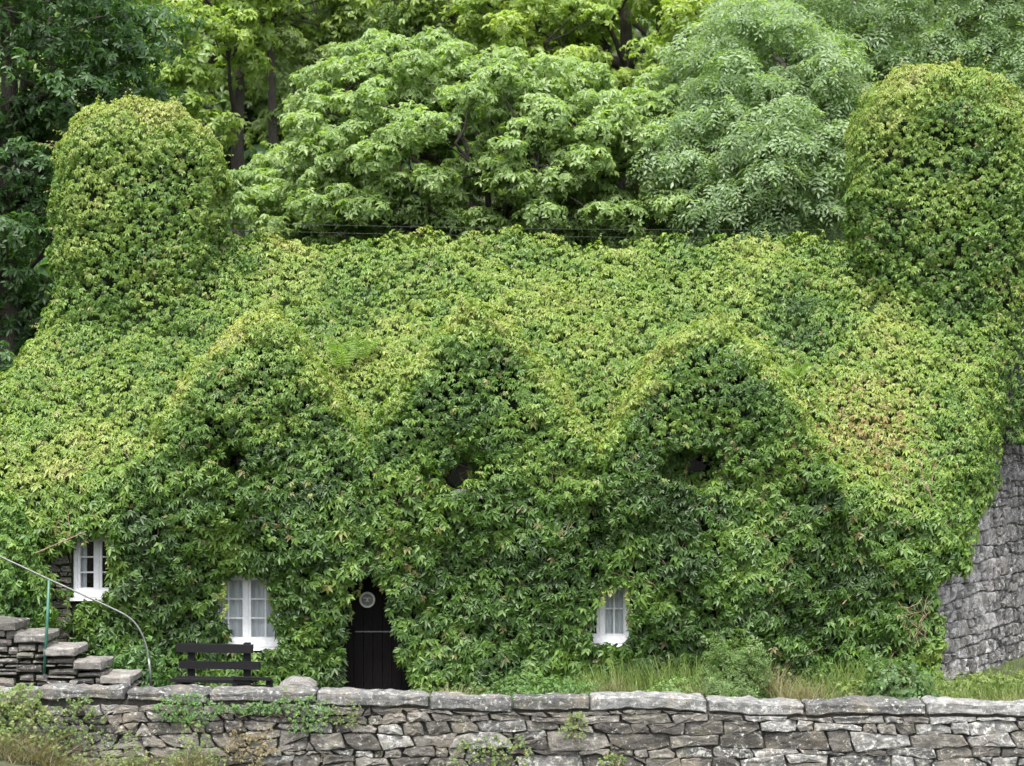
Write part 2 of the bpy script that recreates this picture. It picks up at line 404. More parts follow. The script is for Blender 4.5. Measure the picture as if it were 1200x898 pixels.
# roof
RL, EL = -6.6, -8.7
top = [(EL, EY, EZ), (GX + 0.02, EY, EZ), (GX + GK * RY + 0.05, RY, RZ), (RL, RY, RZ), (EL, 7.35, EZ), (GX + GK * 7.35, 7.35, EZ)]
v = [Vector(t) + Vector((0, 0, 0.02)) for t in top] + [Vector(t) - Vector((0, 0, 0.22)) for t in top]
f = [(0, 1, 2, 3), (3, 2, 5, 4), (0, 3, 4), (6, 9, 8, 7), (9, 10, 11, 8), (6, 10, 9), (0, 6, 7, 1), (1, 7, 8, 2), (2, 8, 11, 5), (5, 11, 10, 4), (4, 10, 6, 0)]
obj('roof', pymesh('roof', v, f, M['slate']), cottage)
def slab_block(name, x0, x1, y0, y1, z0, z1, mat, parent):
    mb = MB(); mb.box((x0, y0, z0), (x1, y1, z1)); mb.box((x0 - .06, y0 - .06, z1), (x1 + .06, y1 + .06, z1 + .12)); return mb.build(name, mat, parent)
slab_block('chimney', CH_L[0] - 0.8, CH_L[0] + 0.9, 2.85, 4.3, 5.3, 8.2, M['mortar'], cottage)
slab_block('chimney', CH_R[0] - 1.0, CH_R[0] + 1.0, 2.85, 4.3, 5.3, 8.7, M['mortar'], cottage)

def window(rect, Y, cas, rows, curtain=None, sill=True, label=None):
    """cas: list of casements, each a list of column widths (relative)"""
    x0, x1, z0, z1 = rect; mb = MB(); fw = 0.055
    mb.box((x0, Y, z0 + .1), (x0 + fw, Y + .09, z1 - fw)); mb.box((x1 - fw, Y, z0 + .1), (x1, Y + .09, z1 - fw))
    mb.box((x0, Y, z1 - fw), (x1, Y + .09, z1)); mb.box((x0, Y - .02, z0), (x1, Y + .09, z0 + .1))
    n = len(cas); ix0, ix1 = x0 + fw, x1 - fw; cw = (ix1 - ix0) / n
    for k in range(1, n): mb.box((ix0 + k * cw - .02, Y + .005, z0 + .1), (ix0 + k * cw + .02, Y + .09, z1 - fw))
    root = mb.build('window', M['white'], cottage, ((x0 + x1) / 2, Y, z0))
    if label: root['label'] = label
    for k in range(n):
        a, b = ix0 + k * cw + (.02 if k else 0.0), ix0 + (k + 1) * cw - (.02 if k < n - 1 else 0.0); c, d = z0 + .1, z1 - fw; st = 0.042
        mb = MB(); y0, y1 = Y + .02, Y + .06
        mb.box((a, y0, c), (a + st, y1, d)); mb.box((b - st, y0, c), (b, y1, d)); mb.box((a + st, y0, c), (b - st, y1, c + st)); mb.box((a + st, y0, d - st), (b - st, y1, d))
        mb.build('casement', M['white'], root, (a, y0, c))
        ga, gb, gc, gd = a + st, b - st, c + st, d - st; tot = sum(cas[k]); xx = ga; mb = MB(); edges = []
        for q, wq in enumerate(cas[k]):
            nx_ = xx + (gb - ga) * wq / tot; edges.append((xx, nx_))
            if q < len(cas[k]) - 1: mb = MB(); mb.box((nx_ - .011, Y + .028, gc), (nx_ + .011, Y + .052, gd)); mb.build('glazing_bar', M['white'], root, (nx_, y0, c))
            xx = nx_
        rh = (gd - gc) / rows
        for r in range(1, rows): mb = MB(); mb.box((ga, Y + .03, gc + r * rh - .010), (gb, Y + .054, gc + r * rh + .010)); mb.build('glazing_bar', M['white'], root, (a, y0, gc + r * rh))
        for (ea, eb) in edges:
            for r in range(rows):
                pm = MB(); t = random.uniform(-.002, .002)
                pm.box((ea + .012, Y + .038 + t, gc + r * rh + .012), (eb - .012, Y + .042, gc + (r + 1) * rh - .012)); pm.build('pane', M['glass'], root, ((ea + eb) / 2, Y + .04, gc + r * rh))
    for (fa, fb) in curtain or []:
        ca, cb = x0 + (x1 - x0) * fa, x0 + (x1 - x0) * fb; n_ = max(8, int((cb - ca) / 0.012)); V_, F_ = [], []
        for i in range(n_ + 1):
            xx = ca + (cb - ca) * i / n_
            for j, zz in enumerate((z0 + .05, (z0 + z1) / 2, z1 - .03)):
                V_.append((xx - (x0 + x1) / 2, .12 + .018 * math.sin(i * 0.9 + j * .3) + .008 * math.sin(i * 2.3), zz - z0))
        for i in range(n_):
            for j in range(2): F_.append((i * 3 + j, i * 3 + 3 + j, i * 3 + 4 + j, i * 3 + 1 + j))
        obj('curtain', pymesh('curtain', V_, F_, M['curtain'], True), root, ((x0 + x1) / 2, Y, z0))
    if sill:
        mb = MB(); mb.box((x0 - .03, Y - .12, z0 - .045), (x1 + .03, Y + .02, z0 - .002)); mb.build('window_sill', M['white'], root, (x0, Y, z0))
    return root
window(W1, 0.06, [[1], [1]], 3, [(0.10, 0.24)], label='small white casement window with dark panes at the left end')
window(W2, 0.06, [[0.8, 1.1], [1.1, 0.8]], 3, [(0.02, 0.98)], label='white casement window with net curtains above the bench')
window(W3, 0.06, [[0.8, 1.0], [1.0, 1.0]], 2, [(0.50, 0.98)], label='white window half hidden by leaves right of the door')
window(W4, 0.06, [[1, 1]], 2, [], label='ground floor window almost wholly hidden by creeper')
# dormers
for k, (xc, za) in enumerate(DORM):
    hx = xc - 0.3; hw = 1.28; ze = za - 0.45 - hw * 1.05
    mb = MB(); cells(mb, xc - hw, xc + hw, EZ + .003, ze, -0.02, 0.38, [(hx - .52, hx + .52, 2.84, 3.62)] if ze > 3.6 else [])
    n = len(mb.v); a = za - 0.45
    mb.v += [Vector(t) for t in ((xc - hw, -0.02, ze), (xc + hw, -0.02, ze), (xc, -0.02, a), (xc - hw, .38, ze), (xc + hw, .38, ze), (xc, .38, a))]
    mb.f += [(n, n + 1, n + 2), (n + 3, n + 5, n + 4), (n, n + 3, n + 4, n + 1), (n + 1, n + 4, n + 5, n + 2), (n + 2, n + 5, n + 3, n)]
    dm = mb.build('dormer', M['mortar'], cottage, (xc, 0, EZ))
    dm['label'] = ('left', 'middle', 'right')[k] + ' dormer of the cottage'
    V_, F_ = [], []
    yb = 3.2
    for y_ in (-0.30, yb):
        for (dx, zz) in ((-hw - .12, ze - .12), (0, a + .02), (hw + .12, ze - .12), (-hw - .12, ze - .0), (0, a + .14), (hw + .12, ze - .0)): V_.append((dx, y_, zz - EZ))
    F_ = [(0, 1, 4, 3), (1, 2, 5, 4), (6, 9, 10, 7), (7, 10, 11, 8), (3, 4, 10, 9), (4, 5, 11, 10), (0, 6, 7, 1), (1, 7, 8, 2), (0, 3, 9, 6), (2, 8, 11, 5)]
    obj('dormer_roof', pymesh('dormer_roof', V_, F_, M['slate']), dm, (xc, 0, EZ))
    if ze > 3.6: window((hx - .52, hx + .52, 2.84, 3.62), 0.10, [[1]], 1, [], sill=False, label='shadowed %s dormer window behind hanging creeper' % ('left', 'middle', 'right')[k])
# door
dr = MB(); dr.box((DR[0], .12, DR[2]), (DR[0] + .09, .26, DR[3])); dr.box((DR[1] - .09, .12, DR[2]), (DR[1], .26, DR[3])); dr.box((DR[0] + .09, .12, DR[3] - .09), (DR[1] - .09, .26, DR[3]))
door = dr.build('door', M['door'], cottage, ((DR[0] + DR[1]) / 2, .2, 0)); door['label'] = 'dark plank stable door with round plate'
zs = FZ(740, .18); xw = (DR[1] - DR[0] - .18) / 7
for h0, h1 in ((DR[2], zs - .006), (zs + .006, DR[3] - .092)):
    for i in range(7):
        mb = MB(); a = DR[0] + .09 + i * xw; mb.box((a + .004, .185 + random.uniform(-.004, .004), h0), (a + xw - .004, .225, h1)); mb.build('plank', M['door'], door, (a, .2, h0))
mb = MB(); mb.box((DR[0] + .25, .168, zs - .012), (DR[1] - .12, .183, zs + .004)); mb.build('weather_bar', M['metal'], door, (DR[0], .17, zs))
mb = MB(); mb.tube([(DR[0] + .2, .165, .98), (DR[0] + .2, .135, .98), (DR[0] + .2, .135, 1.08), (DR[0] + .2, .165, 1.08)], .008, 6); mb.build('handle', M['metal'], door, (DR[0] + .2, .165, 1.0))
dc = P(430.5, 703, .15)
def disc(name, c, r0, r1, y0, y1, mat, parent, n=36):
    mb = MB(); b = 0
    for rr, yy in ((r0, y0), (r1, y0), (r1, y1), (r0, y1)):
        for k in range(n): a = 2 * math.pi * k / n; mb.v.append(Vector((c[0] + rr * math.cos(a), yy, c[2] + rr * math.sin(a))))
    for q in range(4):
        for k in range(n): k2 = (k + 1) % n; q2 = (q + 1) % 4; mb.f.append((q * n + k, q * n + k2, q2 * n + k2, q2 * n + k))
    return mb.build(name, mat, parent, c)
disc('plate_rim', dc, .088, .116, .125, .165, M['disc'], door)
disc('plate_face', dc, .001, .090, .142, .162, M['discface'], door)
mb = MB(); mb.box((dc[0] - .06, .134, dc[2] + .020), (dc[0] + .055, .143, dc[2] + .032)); mb.box((dc[0] - .03, .134, dc[2] - .025), (dc[0] + .03, .143, dc[2] - .018)); mb.box((dc[0] - .012, .134, dc[2] - .018), (dc[0] + .012, .143, dc[2] + .018))
mb.build('plate_mark', M['disc'], door, dc)

# ------------------------------------------------------------------ rubble stone work
def clip(poly, nx_, nz_, c):
    out = []
    for i in range(len(poly)):
        a, b = poly[i], poly[(i + 1) % len(poly)]; da, db = a[0] * nx_ + a[1] * nz_ - c, b[0] * nx_ + b[1] * nz_ - c
        if da <= 0: out.append(a)
        if (da < 0 < db) or (db < 0 < da):
            t = da / (da - db); out.append((a[0] + (b[0] - a[0]) * t, a[1] + (b[1] - a[1]) * t))
    return out
def rubble(u0, u1, z0, z1, su, sz, seed, topf=None, big=0.5, squash=1.0):
    """power diagram of staggered courses -> list of polygons in (u, z)"""
    r = random.Random(seed); S = []; z = z0
    while z < z1 + sz:
        h = sz * r.uniform(0.65, 1.35); u = u0 - su * r.random()
        while u < u1 + su:
            wd = su * r.uniform(0.45, 1.6)
            S.append((u + wd / 2, z + h / 2 + r.uniform(-.22, .22) * sz, (wd * r.uniform(.5, 1)) ** 2 * 0.10 * big)); u += wd
        z += h
    k = su / sz * 0.62 * squash; out = []
    for i, (a, b, wa) in enumerate(S):
        poly = [(a - su * 1.3, b - sz * 1.3), (a + su * 1.3, b - sz * 1.3), (a + su * 1.3, b + sz * 1.3), (a - su * 1.3, b + sz * 1.3)]
        poly = [(p[0], p[1] * k) for p in poly]
        for j, (c, d, wb_) in enumerate(S):
            if i == j or abs(c - a) > su * 2.4 or abs(d - b) > sz * 2.4: continue
            nx_, nz_ = c - a, (d - b) * k; L = math.hypot(nx_, nz_); nx_ /= L; nz_ /= L
            mid = (L * L + wa - wb_) / (2 * L); mid = min(max(mid, .15 * L), .85 * L)
            poly = clip(poly, nx_, nz_, a * nx_ + b * k * nz_ + mid)
            if len(poly) < 3: break
        if len(poly) < 3: continue
        poly = [(min(max(p[0], u0), u1), min(max(p[1] / k, z0), topf(p[0]) if topf else z1)) for p in poly]
        A = sum(poly[q][0] * poly[(q + 1) % len(poly)][1] - poly[(q + 1) % len(poly)][0] * poly[q][1] for q in range(len(poly))) / 2
        if A > su * sz * 0.10: out.append(poly)
    return out
def courses(u0, u1, z0, z1, su, sz, seed, topf=None, rough=lambda u: 0.0):
    """wavy courses of stones, joints leaning, some stones split or with cut corners"""
    r = random.Random(seed); lines = [z0]; 
    while lines[-1] < z1: lines.append(lines[-1] + sz * r.choice((.55, .8, 1.0, 1.25, 1.5)))
    ph = [(r.uniform(0, 6), r.uniform(0, 6), r.uniform(.6, 1.1)) for _ in lines]
    def zl(i, u):
        a, b, m = ph[i]; return lines[i] + sz * m * (.16 * math.sin(u * 1.9 + a) + .10 * math.sin(u * 5.3 + b))
    out = []
    for i in range(len(lines) - 1):
        h = lines[i + 1] - lines[i]; u = u0 - r.random() * .2; jl = 0
        while u < u1:
            k0 = rough(u); wd = su * (1 - .38 * k0) * r.uniform(.4, 1.7) * (1.1 if h > sz else .85); jr = r.uniform(-.35, .35) * h * (1 + 1.1 * k0); ur = u + wd
            P4 = [(u - jl / 2, zl(i, u)), (u + wd / 2, zl(i, u + wd / 2)), (ur - jr / 2, zl(i, ur)), (ur + jr / 2, zl(i + 1, ur)), (u + wd / 2, zl(i + 1, u + wd / 2)), (u + jl / 2, zl(i + 1, u))]
            q = r.random() / (1 + k0 * .8); cut = r.uniform(.25, .5)
            if k0: P4[1] = (P4[1][0], P4[1][1]); P4 = [(a_ + r.uniform(-.02, .02) * k0, b_) for a_, b_ in P4]
            if h > sz * .9 and q < .28:                       # two thin stones, one on the other
                ml, mr = cut + r.uniform(-.1, .1), 1 - cut
                L_ = (P4[0][0] * .5 + P4[5][0] * .5, P4[0][1] * (1 - ml) + P4[5][1] * ml); R_ = (P4[2][0] * .5 + P4[3][0] * .5, P4[2][1] * (1 - mr) + P4[3][1] * mr)
                out += [[P4[0], P4[1], P4[2], R_, L_], [L_, R_, P4[3], P4[4], P4[5]]]
            elif q < .50:                                     # cut corner with a pinning stone
                k_ = r.choice((0, 1)); f_ = r.uniform(.3, .5)
                if k_: 
                    a = (P4[3][0] * (1 - f_) + P4[4][0] * f_, P4[3][1] * (1 - f_) + P4[4][1] * f_); b = (P4[3][0] * .5 + P4[2][0] * .5, P4[3][1] * .5 + P4[2][1] * .5)
                    out += [[P4[0], P4[1], P4[2], b, a, P4[4], P4[5]], [b, P4[3], a]]
                else:
                    a = (P4[0][0] * (1 - f_) + P4[1][0] * f_, P4[0][1] * (1 - f_) + P4[1][1] * f_); b = (P4[0][0] * .5 + P4[5][0] * .5, P4[0][1] * .5 + P4[5][1] * .5)
                    out += [[a, P4[1], P4[2], P4[3], P4[4], P4[5], b], [a, b, P4[0]]]
            else: out.append(P4)
            u = ur; jl = jr
    res = []
    for p in out:
        p = [(min(max(a, u0), u1), min(b, topf(a) if topf else z1)) for a, b in p]
        A = sum(p[q][0] * p[(q + 1) % len(p)][1] - p[(q + 1) % len(p)][0] * p[q][1] for q in range(len(p))) / 2
        if A < 0: p = p[::-1]; A = -A
        if A > su * sz * .06: res.append(p)
    return res
def stone_part(poly, O, U, N, mat, parent, gap, proud, r, name='stone', maxn=11, into=None):
    cu = sum(p[0] for p in poly) / len(poly); cz = sum(p[1] for p in poly) / len(poly)
    pts = []
    per = sum(math.hypot(poly[i][0] - poly[i - 1][0], poly[i][1] - poly[i - 1][1]) for i in range(len(poly)))
    for i in range(len(poly)):
        a, b = poly[i], poly[(i + 1) % len(poly)]; L = math.hypot(b[0] - a[0], b[1] - a[1])
        m = max(1, round(L / per * maxn)) if L > .03 else 0
        for q in range(m):
            t = (q + 0.18 if m > 1 or L > .1 else 0) / max(m, 1) if q == 0 else q / m
            pts.append((a[0] + (b[0] - a[0]) * t + r.uniform(-.012, .012), a[1] + (b[1] - a[1]) * t + r.uniform(-.010, .010)))
    if len(pts) < 4: return
    def ring(off, y, jit):
        o = []
        for u, z in pts:
            du, dz = u - cu, z - cz; L = max(math.hypot(du, dz), .01); s = max(0.25, (L - off) / L)
            o.append((cu + du * s, cz + dz * s, y + r.uniform(-jit, jit)))
        return o
    pr = proud * r.uniform(0.3, 1.4); tilt = r.uniform(-.12, .12); tz = r.uniform(-.2, .12)
    wmin = min(max(p[0] for p in poly) - min(p[0] for p in poly), max(p[1] for p in poly) - min(p[1] for p in poly))
    ch = min(.030, wmin * .16)
    R = [ring(gap, -.09, 0), ring(gap * .9, pr * .35, .006), ring(gap + ch * .45, pr * .85, .006), ring(gap + ch * 1.7, pr, .010)]
    n = len(pts); V_ = []
    for rg in R:
        for (u, z, y) in rg:
            y2 = y + ((u - cu) * tilt + (z - cz) * tz) * (y > 0); V_.append(U * (u - cu) + Vector((0, 0, z - cz)) + N * y2)
    V_.append(N * (pr * 1.0 + r.uniform(-.008, .014)))
    F_ = []
    for q in range(3):
        for i in range(n): j = (i + 1) % n; F_.append((q * n + i, q * n + j, (q + 1) * n + j, (q + 1) * n + i))
    for i in range(n): F_.append((3 * n + i, 3 * n + (i + 1) % n, 4 * n))
    if into is not None:
        b_ = len(into.v); c_ = O + U * cu + Vector((0, 0, cz)); into.v += [q + c_ for q in V_]; into.f += [tuple(b_ + i for i in q) for q in F_]; return
    return obj(name, pymesh(name, V_, F_, mat), parent, O + U * cu + Vector((0, 0, cz)))

EOFX = None
WY = -4.2                                                              # front face of the parapet wall
parapet = empty('stone_wall', (0, -4.0, -0.8), 'long low rubble stone wall with pale coping slabs in front of the cottage', 'wall')
def ctop(x):                                                           # coping top
    px = x * FPX / 26.0 + 600
    return CAMZ + (HOR - np.interp(px, [-200, 50, 240, 330, 500, 560, 690, 760, 828, 942, 1000, 1200, 1500], [803, 803, 808, 806, 812, 816, 815, 812, 818, 822, 820, 822, 824])) * 26.0 / FPX
mb = MB()
for i in range(64):
    a = -8 + i * .25; mb.box((a, WY + .05, -1.3), (a + .25, WY + .46, float(ctop(a)) - .14))
mb.build('mortar_core', M['wmortar'], parapet, (0, WY, -.8))
r = random.Random(5); O = Vector((0, WY, 0)); U = Vector((1, 0, 0)); N = Vector((0, -1, 0))
for poly in courses(-7.6, 7.6, -.62, .25, .46, .165, 31, lambda u: float(ctop(u)) - .185, lambda u: float(sstep(-.4, -1.6, u))):
    um = poly[0][0]
    stone_part(poly, O, U, N, M['pale'] if r.random() < (.6 if um > 2.2 else .12) else M['stone'], parapet, .0035, .034 + .014 * float(sstep(-.4, -1.6, um)), r, maxn=12)
def slab(x0, x1, y0, y1, ztop, th, mat, parent, name, r, n=(14, 5, 3), amp=.022, seed=0, rnd=.35):
    """rough slab: box grid pushed about by noise, rounded edges"""
    bm = bmesh.new(); bmesh.ops.create_cube(bm, size=1.0)
    bmesh.ops.subdivide_edges(bm, edges=[e for e in bm.edges if abs((e.verts[0].co - e.verts[1].co).x) > .5], cuts=n[0], use_grid_fill=True)
    bmesh.ops.subdivide_edges(bm, edges=[e for e in bm.edges if abs((e.verts[0].co - e.verts[1].co).y) > .5], cuts=n[1], use_grid_fill=True)
    bmesh.ops.subdivide_edges(bm, edges=[e for e in bm.edges if abs((e.verts[0].co - e.verts[1].co).z) > .5], cuts=n[2], use_grid_fill=True)
    c = Vector(((x0 + x1) / 2, (y0 + y1) / 2, 0)); L = Vector((x1 - x0, y1 - y0, th)); co = np.array([v.co[:] for v in bm.verts])
    W_ = co * np.array(L[:]); P_ = W_ + np.array([c.x, c.y, seed * 3.1]); 
    a1 = noise(P_, 1.3, 71)[:, None] * amp * 1.2 + noise(P_, 4.2, 72)[:, None] * amp * .7
    dirn = norm(W_ / np.array(L[:]) ** 2 + 1e-6)
    edge = (np.abs(co[:, 1]) > .49) & (np.abs(co[:, 2]) > .49) | (np.abs(co[:, 0]) > .49) & (np.abs(co[:, 2]) > .49) | (np.abs(co[:, 0]) > .49) & (np.abs(co[:, 1]) > .49)
    W_ = W_ + dirn * a1
    if rnd > .5: W_[:, 2] *= np.sqrt(np.clip(1 - .9 * (2 * co[:, 0]) ** 2 * .8, .12, 1)) * np.where(co[:, 2] > 0, 1, 1)
    W_[edge] *= np.array([1 - .02 / L[0] * 1.2, 1 - .03 / L[1], 1 - .03 / L[2]]); W_[:, 2] += noise(P_ * [1, .3, .3], .5, 73) * .012
    W_[co[:, 2] > .4, 2] += a1[co[:, 2] > .4, 0] * .4
    for v_, q in zip(bm.verts, W_): v_.co = q
    bmesh.ops.triangulate(bm, faces=bm.faces[:]); me = bpy.data.meshes.new(name); bm.to_mesh(me); bm.free(); me.materials.append(mat)
    zt = ztop if not callable(ztop) else None
    if zt is None:
        for v_ in me.vertices: v_.co.z += float(ztop(c.x + v_.co.x)) - float(ztop(c.x))
        zt = float(ztop(c.x))
    return obj(name, me, parent, (c.x, c.y, zt - th / 2))
cp = [-60, 48, 150, 246, 372, 504, 600, 691, 828, 942, 1083, 1215, 1330]
for i, (a, b) in enumerate(zip(cp, cp[1:])):
    if i == 0: continue
    xa, xb = (a - 600) * 25.95 / FPX, (b - 600) * 25.95 / FPX
    slab(xa + .012, xb - .012, WY - .035 + r.uniform(-.02, .02), WY + .50, ctop, .150 + r.uniform(-.02, .035), M['coping'], parapet, 'coping_stone', r, (int((xb - xa) * 24), 8, 6), .015, i)
slab(-7.6, -5.99, WY - .06, WY + .5, .50, .17, M['coping'], parapet, 'coping_stone', r, (26, 6, 4), .022, 40)

# gable stones: sub-parts of the gable wall
r = random.Random(9); GU = Vector((GK, 1, 0)).normalized(); O = Vector((GX, 0, 0)) + GNv * .01
gpol = courses(0.0, 5.5, -.1, 4.6, .27, .215, 41, lambda u: min(4.6, 2.55 + u * 0.75), lambda u: .8)
gpol = sorted(gpol, key=lambda p: sum(q[0] for q in p) / len(p) + 0.9 * max(0, sum(q[1] for q in p) / len(p) - 2.2)); rest = MB()
for i, poly in enumerate(gpol): stone_part(poly, O, GU, GNv, M['gable'], gable, .011, .055, r, maxn=8, into=rest if i >= 300 else None)
if rest.v: rest.build('stone_infill', M['gable'], gable, O)['kind'] = 'stuff'
r = random.Random(10); O = Vector((0, 0.0, 0))
for poly in courses(-7.35, W1[0] - .01, 0.05, 2.35, .34, .15, 42): stone_part(poly, O, U, N, M['stone'], front, .008, .045, r, maxn=8)

# ------------------------------------------------------------------ the creeper over the cottage
# openings in the foliage, given on the wall plane in (x, z)
def WXZ(pts): return [(FX(a, -.3), FZ(b, -.3)) for a, b in pts]
def inpoly(x, z, poly):
    ins = np.zeros(len(x), bool); n = len(poly)
    for i in range(n):
        (x1, z1), (x2, z2) = poly[i], poly[(i + 1) % n]
        c = ((z1 > z) != (z2 > z)) & (x < (x2 - x1) * (z - z1) / (z2 - z1 + 1e-12) + x1); ins ^= c
    return ins
OPEN = [WXZ(p) for p in (
    [(84, 640), (96, 626), (128, 624), (129, 650), (129, 688), (120, 697), (108, 704), (84, 706)],
    [(256, 684), (276, 669), (300, 668), (318, 676), (320, 722), (324, 745), (318, 762), (272, 762), (262, 735), (254, 715)],
    [(699, 712), (706, 700), (714, 694), (720, 682), (737, 682), (739, 757), (697, 758)],
    [(408, 700), (414, 680), (424, 672), (446, 670), (456, 696), (462, 730), (470, 770), (486, 815), (400, 815), (404, 740)])]
OPEN += [[(FX(a, -.6), FZ(b, -.6)) for a, b in p] for p in (
    [(520, 548), (533, 538), (552, 543), (556, 560), (546, 577), (524, 572)], [(808, 538), (822, 531), (836, 540), (832, 556), (812, 557)], [(262, 532), (272, 524), (280, 534), (276, 550), (264, 548)])]
BARE = WXZ([(52, 655), (88, 640), (92, 702), (84, 792), (50, 792)])
def opened(p):
    q = p + np.stack([noise(p, 2.1, 51), p[:, 1] * 0, noise(p, 2.3, 52)], 1) * .035
    m = np.zeros(len(p), bool)
    for o in OPEN: m |= inpoly(q[:, 0], q[:, 2], o)
    m &= p[:, 1] < 1.0
    b = inpoly(q[:, 0], q[:, 2], BARE) & (p[:, 1] < .6) & (rng.random(len(p)) < .93)
    # stone gable stays bare below a ragged line
    s = p[:, 1]; bound = np.interp(s, [-.3, .05, .5, 1.0, 2.0, 3.2, 5, 7], [0.9, 1.2, 1.75, 2.15, 3.05, 3.35, 3.5, 3.6]) + .15 * noise(p, .9, 53)
    gd = (p[:, 0] - GX - GK * p[:, 1])
    g = (gd > 0.0) & (s > 0.0) & (p[:, 2] < bound) | (p[:, 0] > GX + .06 + .05 * noise(p, 1.2, 64)) & (p[:, 2] < bound + .5)
    return m | b | g
ivy = empty('creeper', (-0.5, -0.35, 0), 'vast green virginia creeper covering the walls, dormers, roof and chimneys of the cottage', 'creeper')
pos, nr = shell(sdf, (-10.4, -1.3, -0.05), (10.2, 5.4, 10.3), 540)
keep = ~opened(pos) & (pos[:, 2] > 0.02) & ((nr[:, 1] < 0.5) | (nr[:, 2] > .55)) & (pos[:, 0] > -9.9)
keep &= ~((pos[:, 1] > 3.9) & (pos[:, 2] < 6.7)) & ~((pos[:, 1] > 4.5) & (rng.random(len(pos)) < .5))
# drop what can only be seen from behind or from far to the left
pos, nr = pos[keep], nr[keep]; n = len(pos); print('creeper leaves', n)
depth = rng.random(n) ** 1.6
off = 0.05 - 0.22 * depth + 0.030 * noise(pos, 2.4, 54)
pos = pos + nr * off[:, None]
up = np.array([0, 0, 1.0]); wallness = 1 - np.clip(nr[:, 2], 0, 1)
sz = 0.063 + 0.032 * sstep(4.2, 2.2, pos[:, 2]); sz = sz * np.exp(rng.normal(0, .20, n)); sz = np.where(pos[:, 2] > 7.2, sz * .98, sz)
ln = nr + up * (0.25 + 0.30 * wallness)[:, None] + rng.normal(0, .27, (n, 3))
down = np.tile([0, -.25, -1.0], (n, 1)) + rng.normal(0, .30, (n, 3)) + np.stack([noise(pos, .7, 58), noise(pos, .7, 59) * 0, noise(pos, .7, 59) * 0], 1) * .35
# colour: young yellow growth and painted light on tops, deep green on the walls
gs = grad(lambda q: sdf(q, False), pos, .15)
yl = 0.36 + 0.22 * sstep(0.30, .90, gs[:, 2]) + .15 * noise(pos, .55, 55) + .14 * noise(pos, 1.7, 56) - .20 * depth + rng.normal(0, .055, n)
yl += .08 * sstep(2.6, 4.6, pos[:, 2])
for k, (xc, za) in enumerate(DORM):                                        # young growth and painted light on dormer ridges, painted shade on fronts
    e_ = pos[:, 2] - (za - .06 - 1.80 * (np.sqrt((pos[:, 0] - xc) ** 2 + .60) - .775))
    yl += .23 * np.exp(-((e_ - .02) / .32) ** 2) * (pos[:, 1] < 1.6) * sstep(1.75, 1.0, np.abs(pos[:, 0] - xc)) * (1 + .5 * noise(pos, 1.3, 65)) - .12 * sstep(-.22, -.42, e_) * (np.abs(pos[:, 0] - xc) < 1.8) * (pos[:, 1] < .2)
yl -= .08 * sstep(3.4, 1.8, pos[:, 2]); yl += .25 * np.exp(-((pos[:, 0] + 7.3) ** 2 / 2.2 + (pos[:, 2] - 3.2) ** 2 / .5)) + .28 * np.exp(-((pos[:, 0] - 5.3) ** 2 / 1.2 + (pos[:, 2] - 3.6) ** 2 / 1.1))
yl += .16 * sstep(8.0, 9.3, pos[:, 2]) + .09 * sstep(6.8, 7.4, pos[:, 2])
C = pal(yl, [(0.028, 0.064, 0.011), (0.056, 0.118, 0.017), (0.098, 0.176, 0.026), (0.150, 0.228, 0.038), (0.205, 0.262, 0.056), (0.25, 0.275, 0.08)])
tan = rng.random(n) < (0.015 + .07 * sstep(.3, .9, noise(pos, .8, 57)) * (pos[:, 2] > 2.4))
C[tan] = C[tan] * .5 + np.array([0.24, 0.19, 0.09]) * .5
red = rng.random(n) < .50 * np.exp(-((pos[:, 0] - 5.3) ** 2 / .5 + (pos[:, 2] - 3.85) ** 2 / .30)) + .5 * np.exp(-((pos[:, 0] - 5.0) ** 2 + (pos[:, 2] - 2.45) ** 2) / .02) 
C[red] = C[red] * .4 + np.array([0.20, 0.10, 0.05]) * .6
part = np.zeros(n, int)                                                    # 0 wall 1 roof 2-4 dormers 5,6 chimneys 7 gable
part[pos[:, 2] > 2.85] = 1
for k, (xc, za) in enumerate(DORM):
    part[(pos[:, 2] > 3.0) & (pos[:, 1] < 1.9) & (pos[:, 2] < za + .4) & (np.abs(pos[:, 0] - xc) < (za + .25 - pos[:, 2]) * .95 + .15) & (np.abs(pos[:, 0] - xc) < 1.75)] = 2 + k
part[(np.abs(pos[:, 0] - CH_L[0]) < 1.6) & (pos[:, 2] > 7.0)] = 5; part[(np.abs(pos[:, 0] - CH_R[0]) < 1.75) & (pos[:, 2] > 7.0)] = 6
part[(pos[:, 0] - GX - GK * pos[:, 1] > .05) & (pos[:, 1] > -.1) & (pos[:, 2] < 6.4)] = 7
# the 300 leaves that show largest are objects of their own
face = (nr[:, 1] < -.6) & (depth < .12) & (pos[:, 2] < 3.2); score = sz * face; big = np.argsort(-score)[:300]; isb = np.zeros(n, bool); isb[big] = True
LT = []
for k in range(8):
    for q in range(4):
        cc = [(0.050, 0.105, 0.018), (0.070, 0.135, 0.024), (0.090, 0.160, 0.030), (0.115, 0.190, 0.036)][q]
        Vt, Tt = TC[k]; cv = (np.array(cc) * (1 + rng.uniform(-.15, .15, (len(Vt) // 5, 1, 1)))) * np.ones((1, 5, 1))
        LT.append(trimesh('leaf', Vt, Tt, M['leaf'], cv.reshape(-1, 3)))
for i_ in big:
    o = link(bpy.data.objects.new('leaf', LT[random.randrange(32)])); o.parent = ivy
    a = Vector(ln[i_]).normalized(); t = Vector(down[i_]); t = (t - a * t.dot(a)).normalized(); s = t.cross(a)
    mt = Matrix((s, t, a)).transposed().to_4x4(); sc_ = float(min(sz[i_], .125)) * .95
    o.matrix_parent_inverse = Matrix.Identity(4)
    o.location = Vector(pos[i_]) - worg(ivy); o.rotation_euler = mt.to_euler(); o.scale = (sc_,) * 3
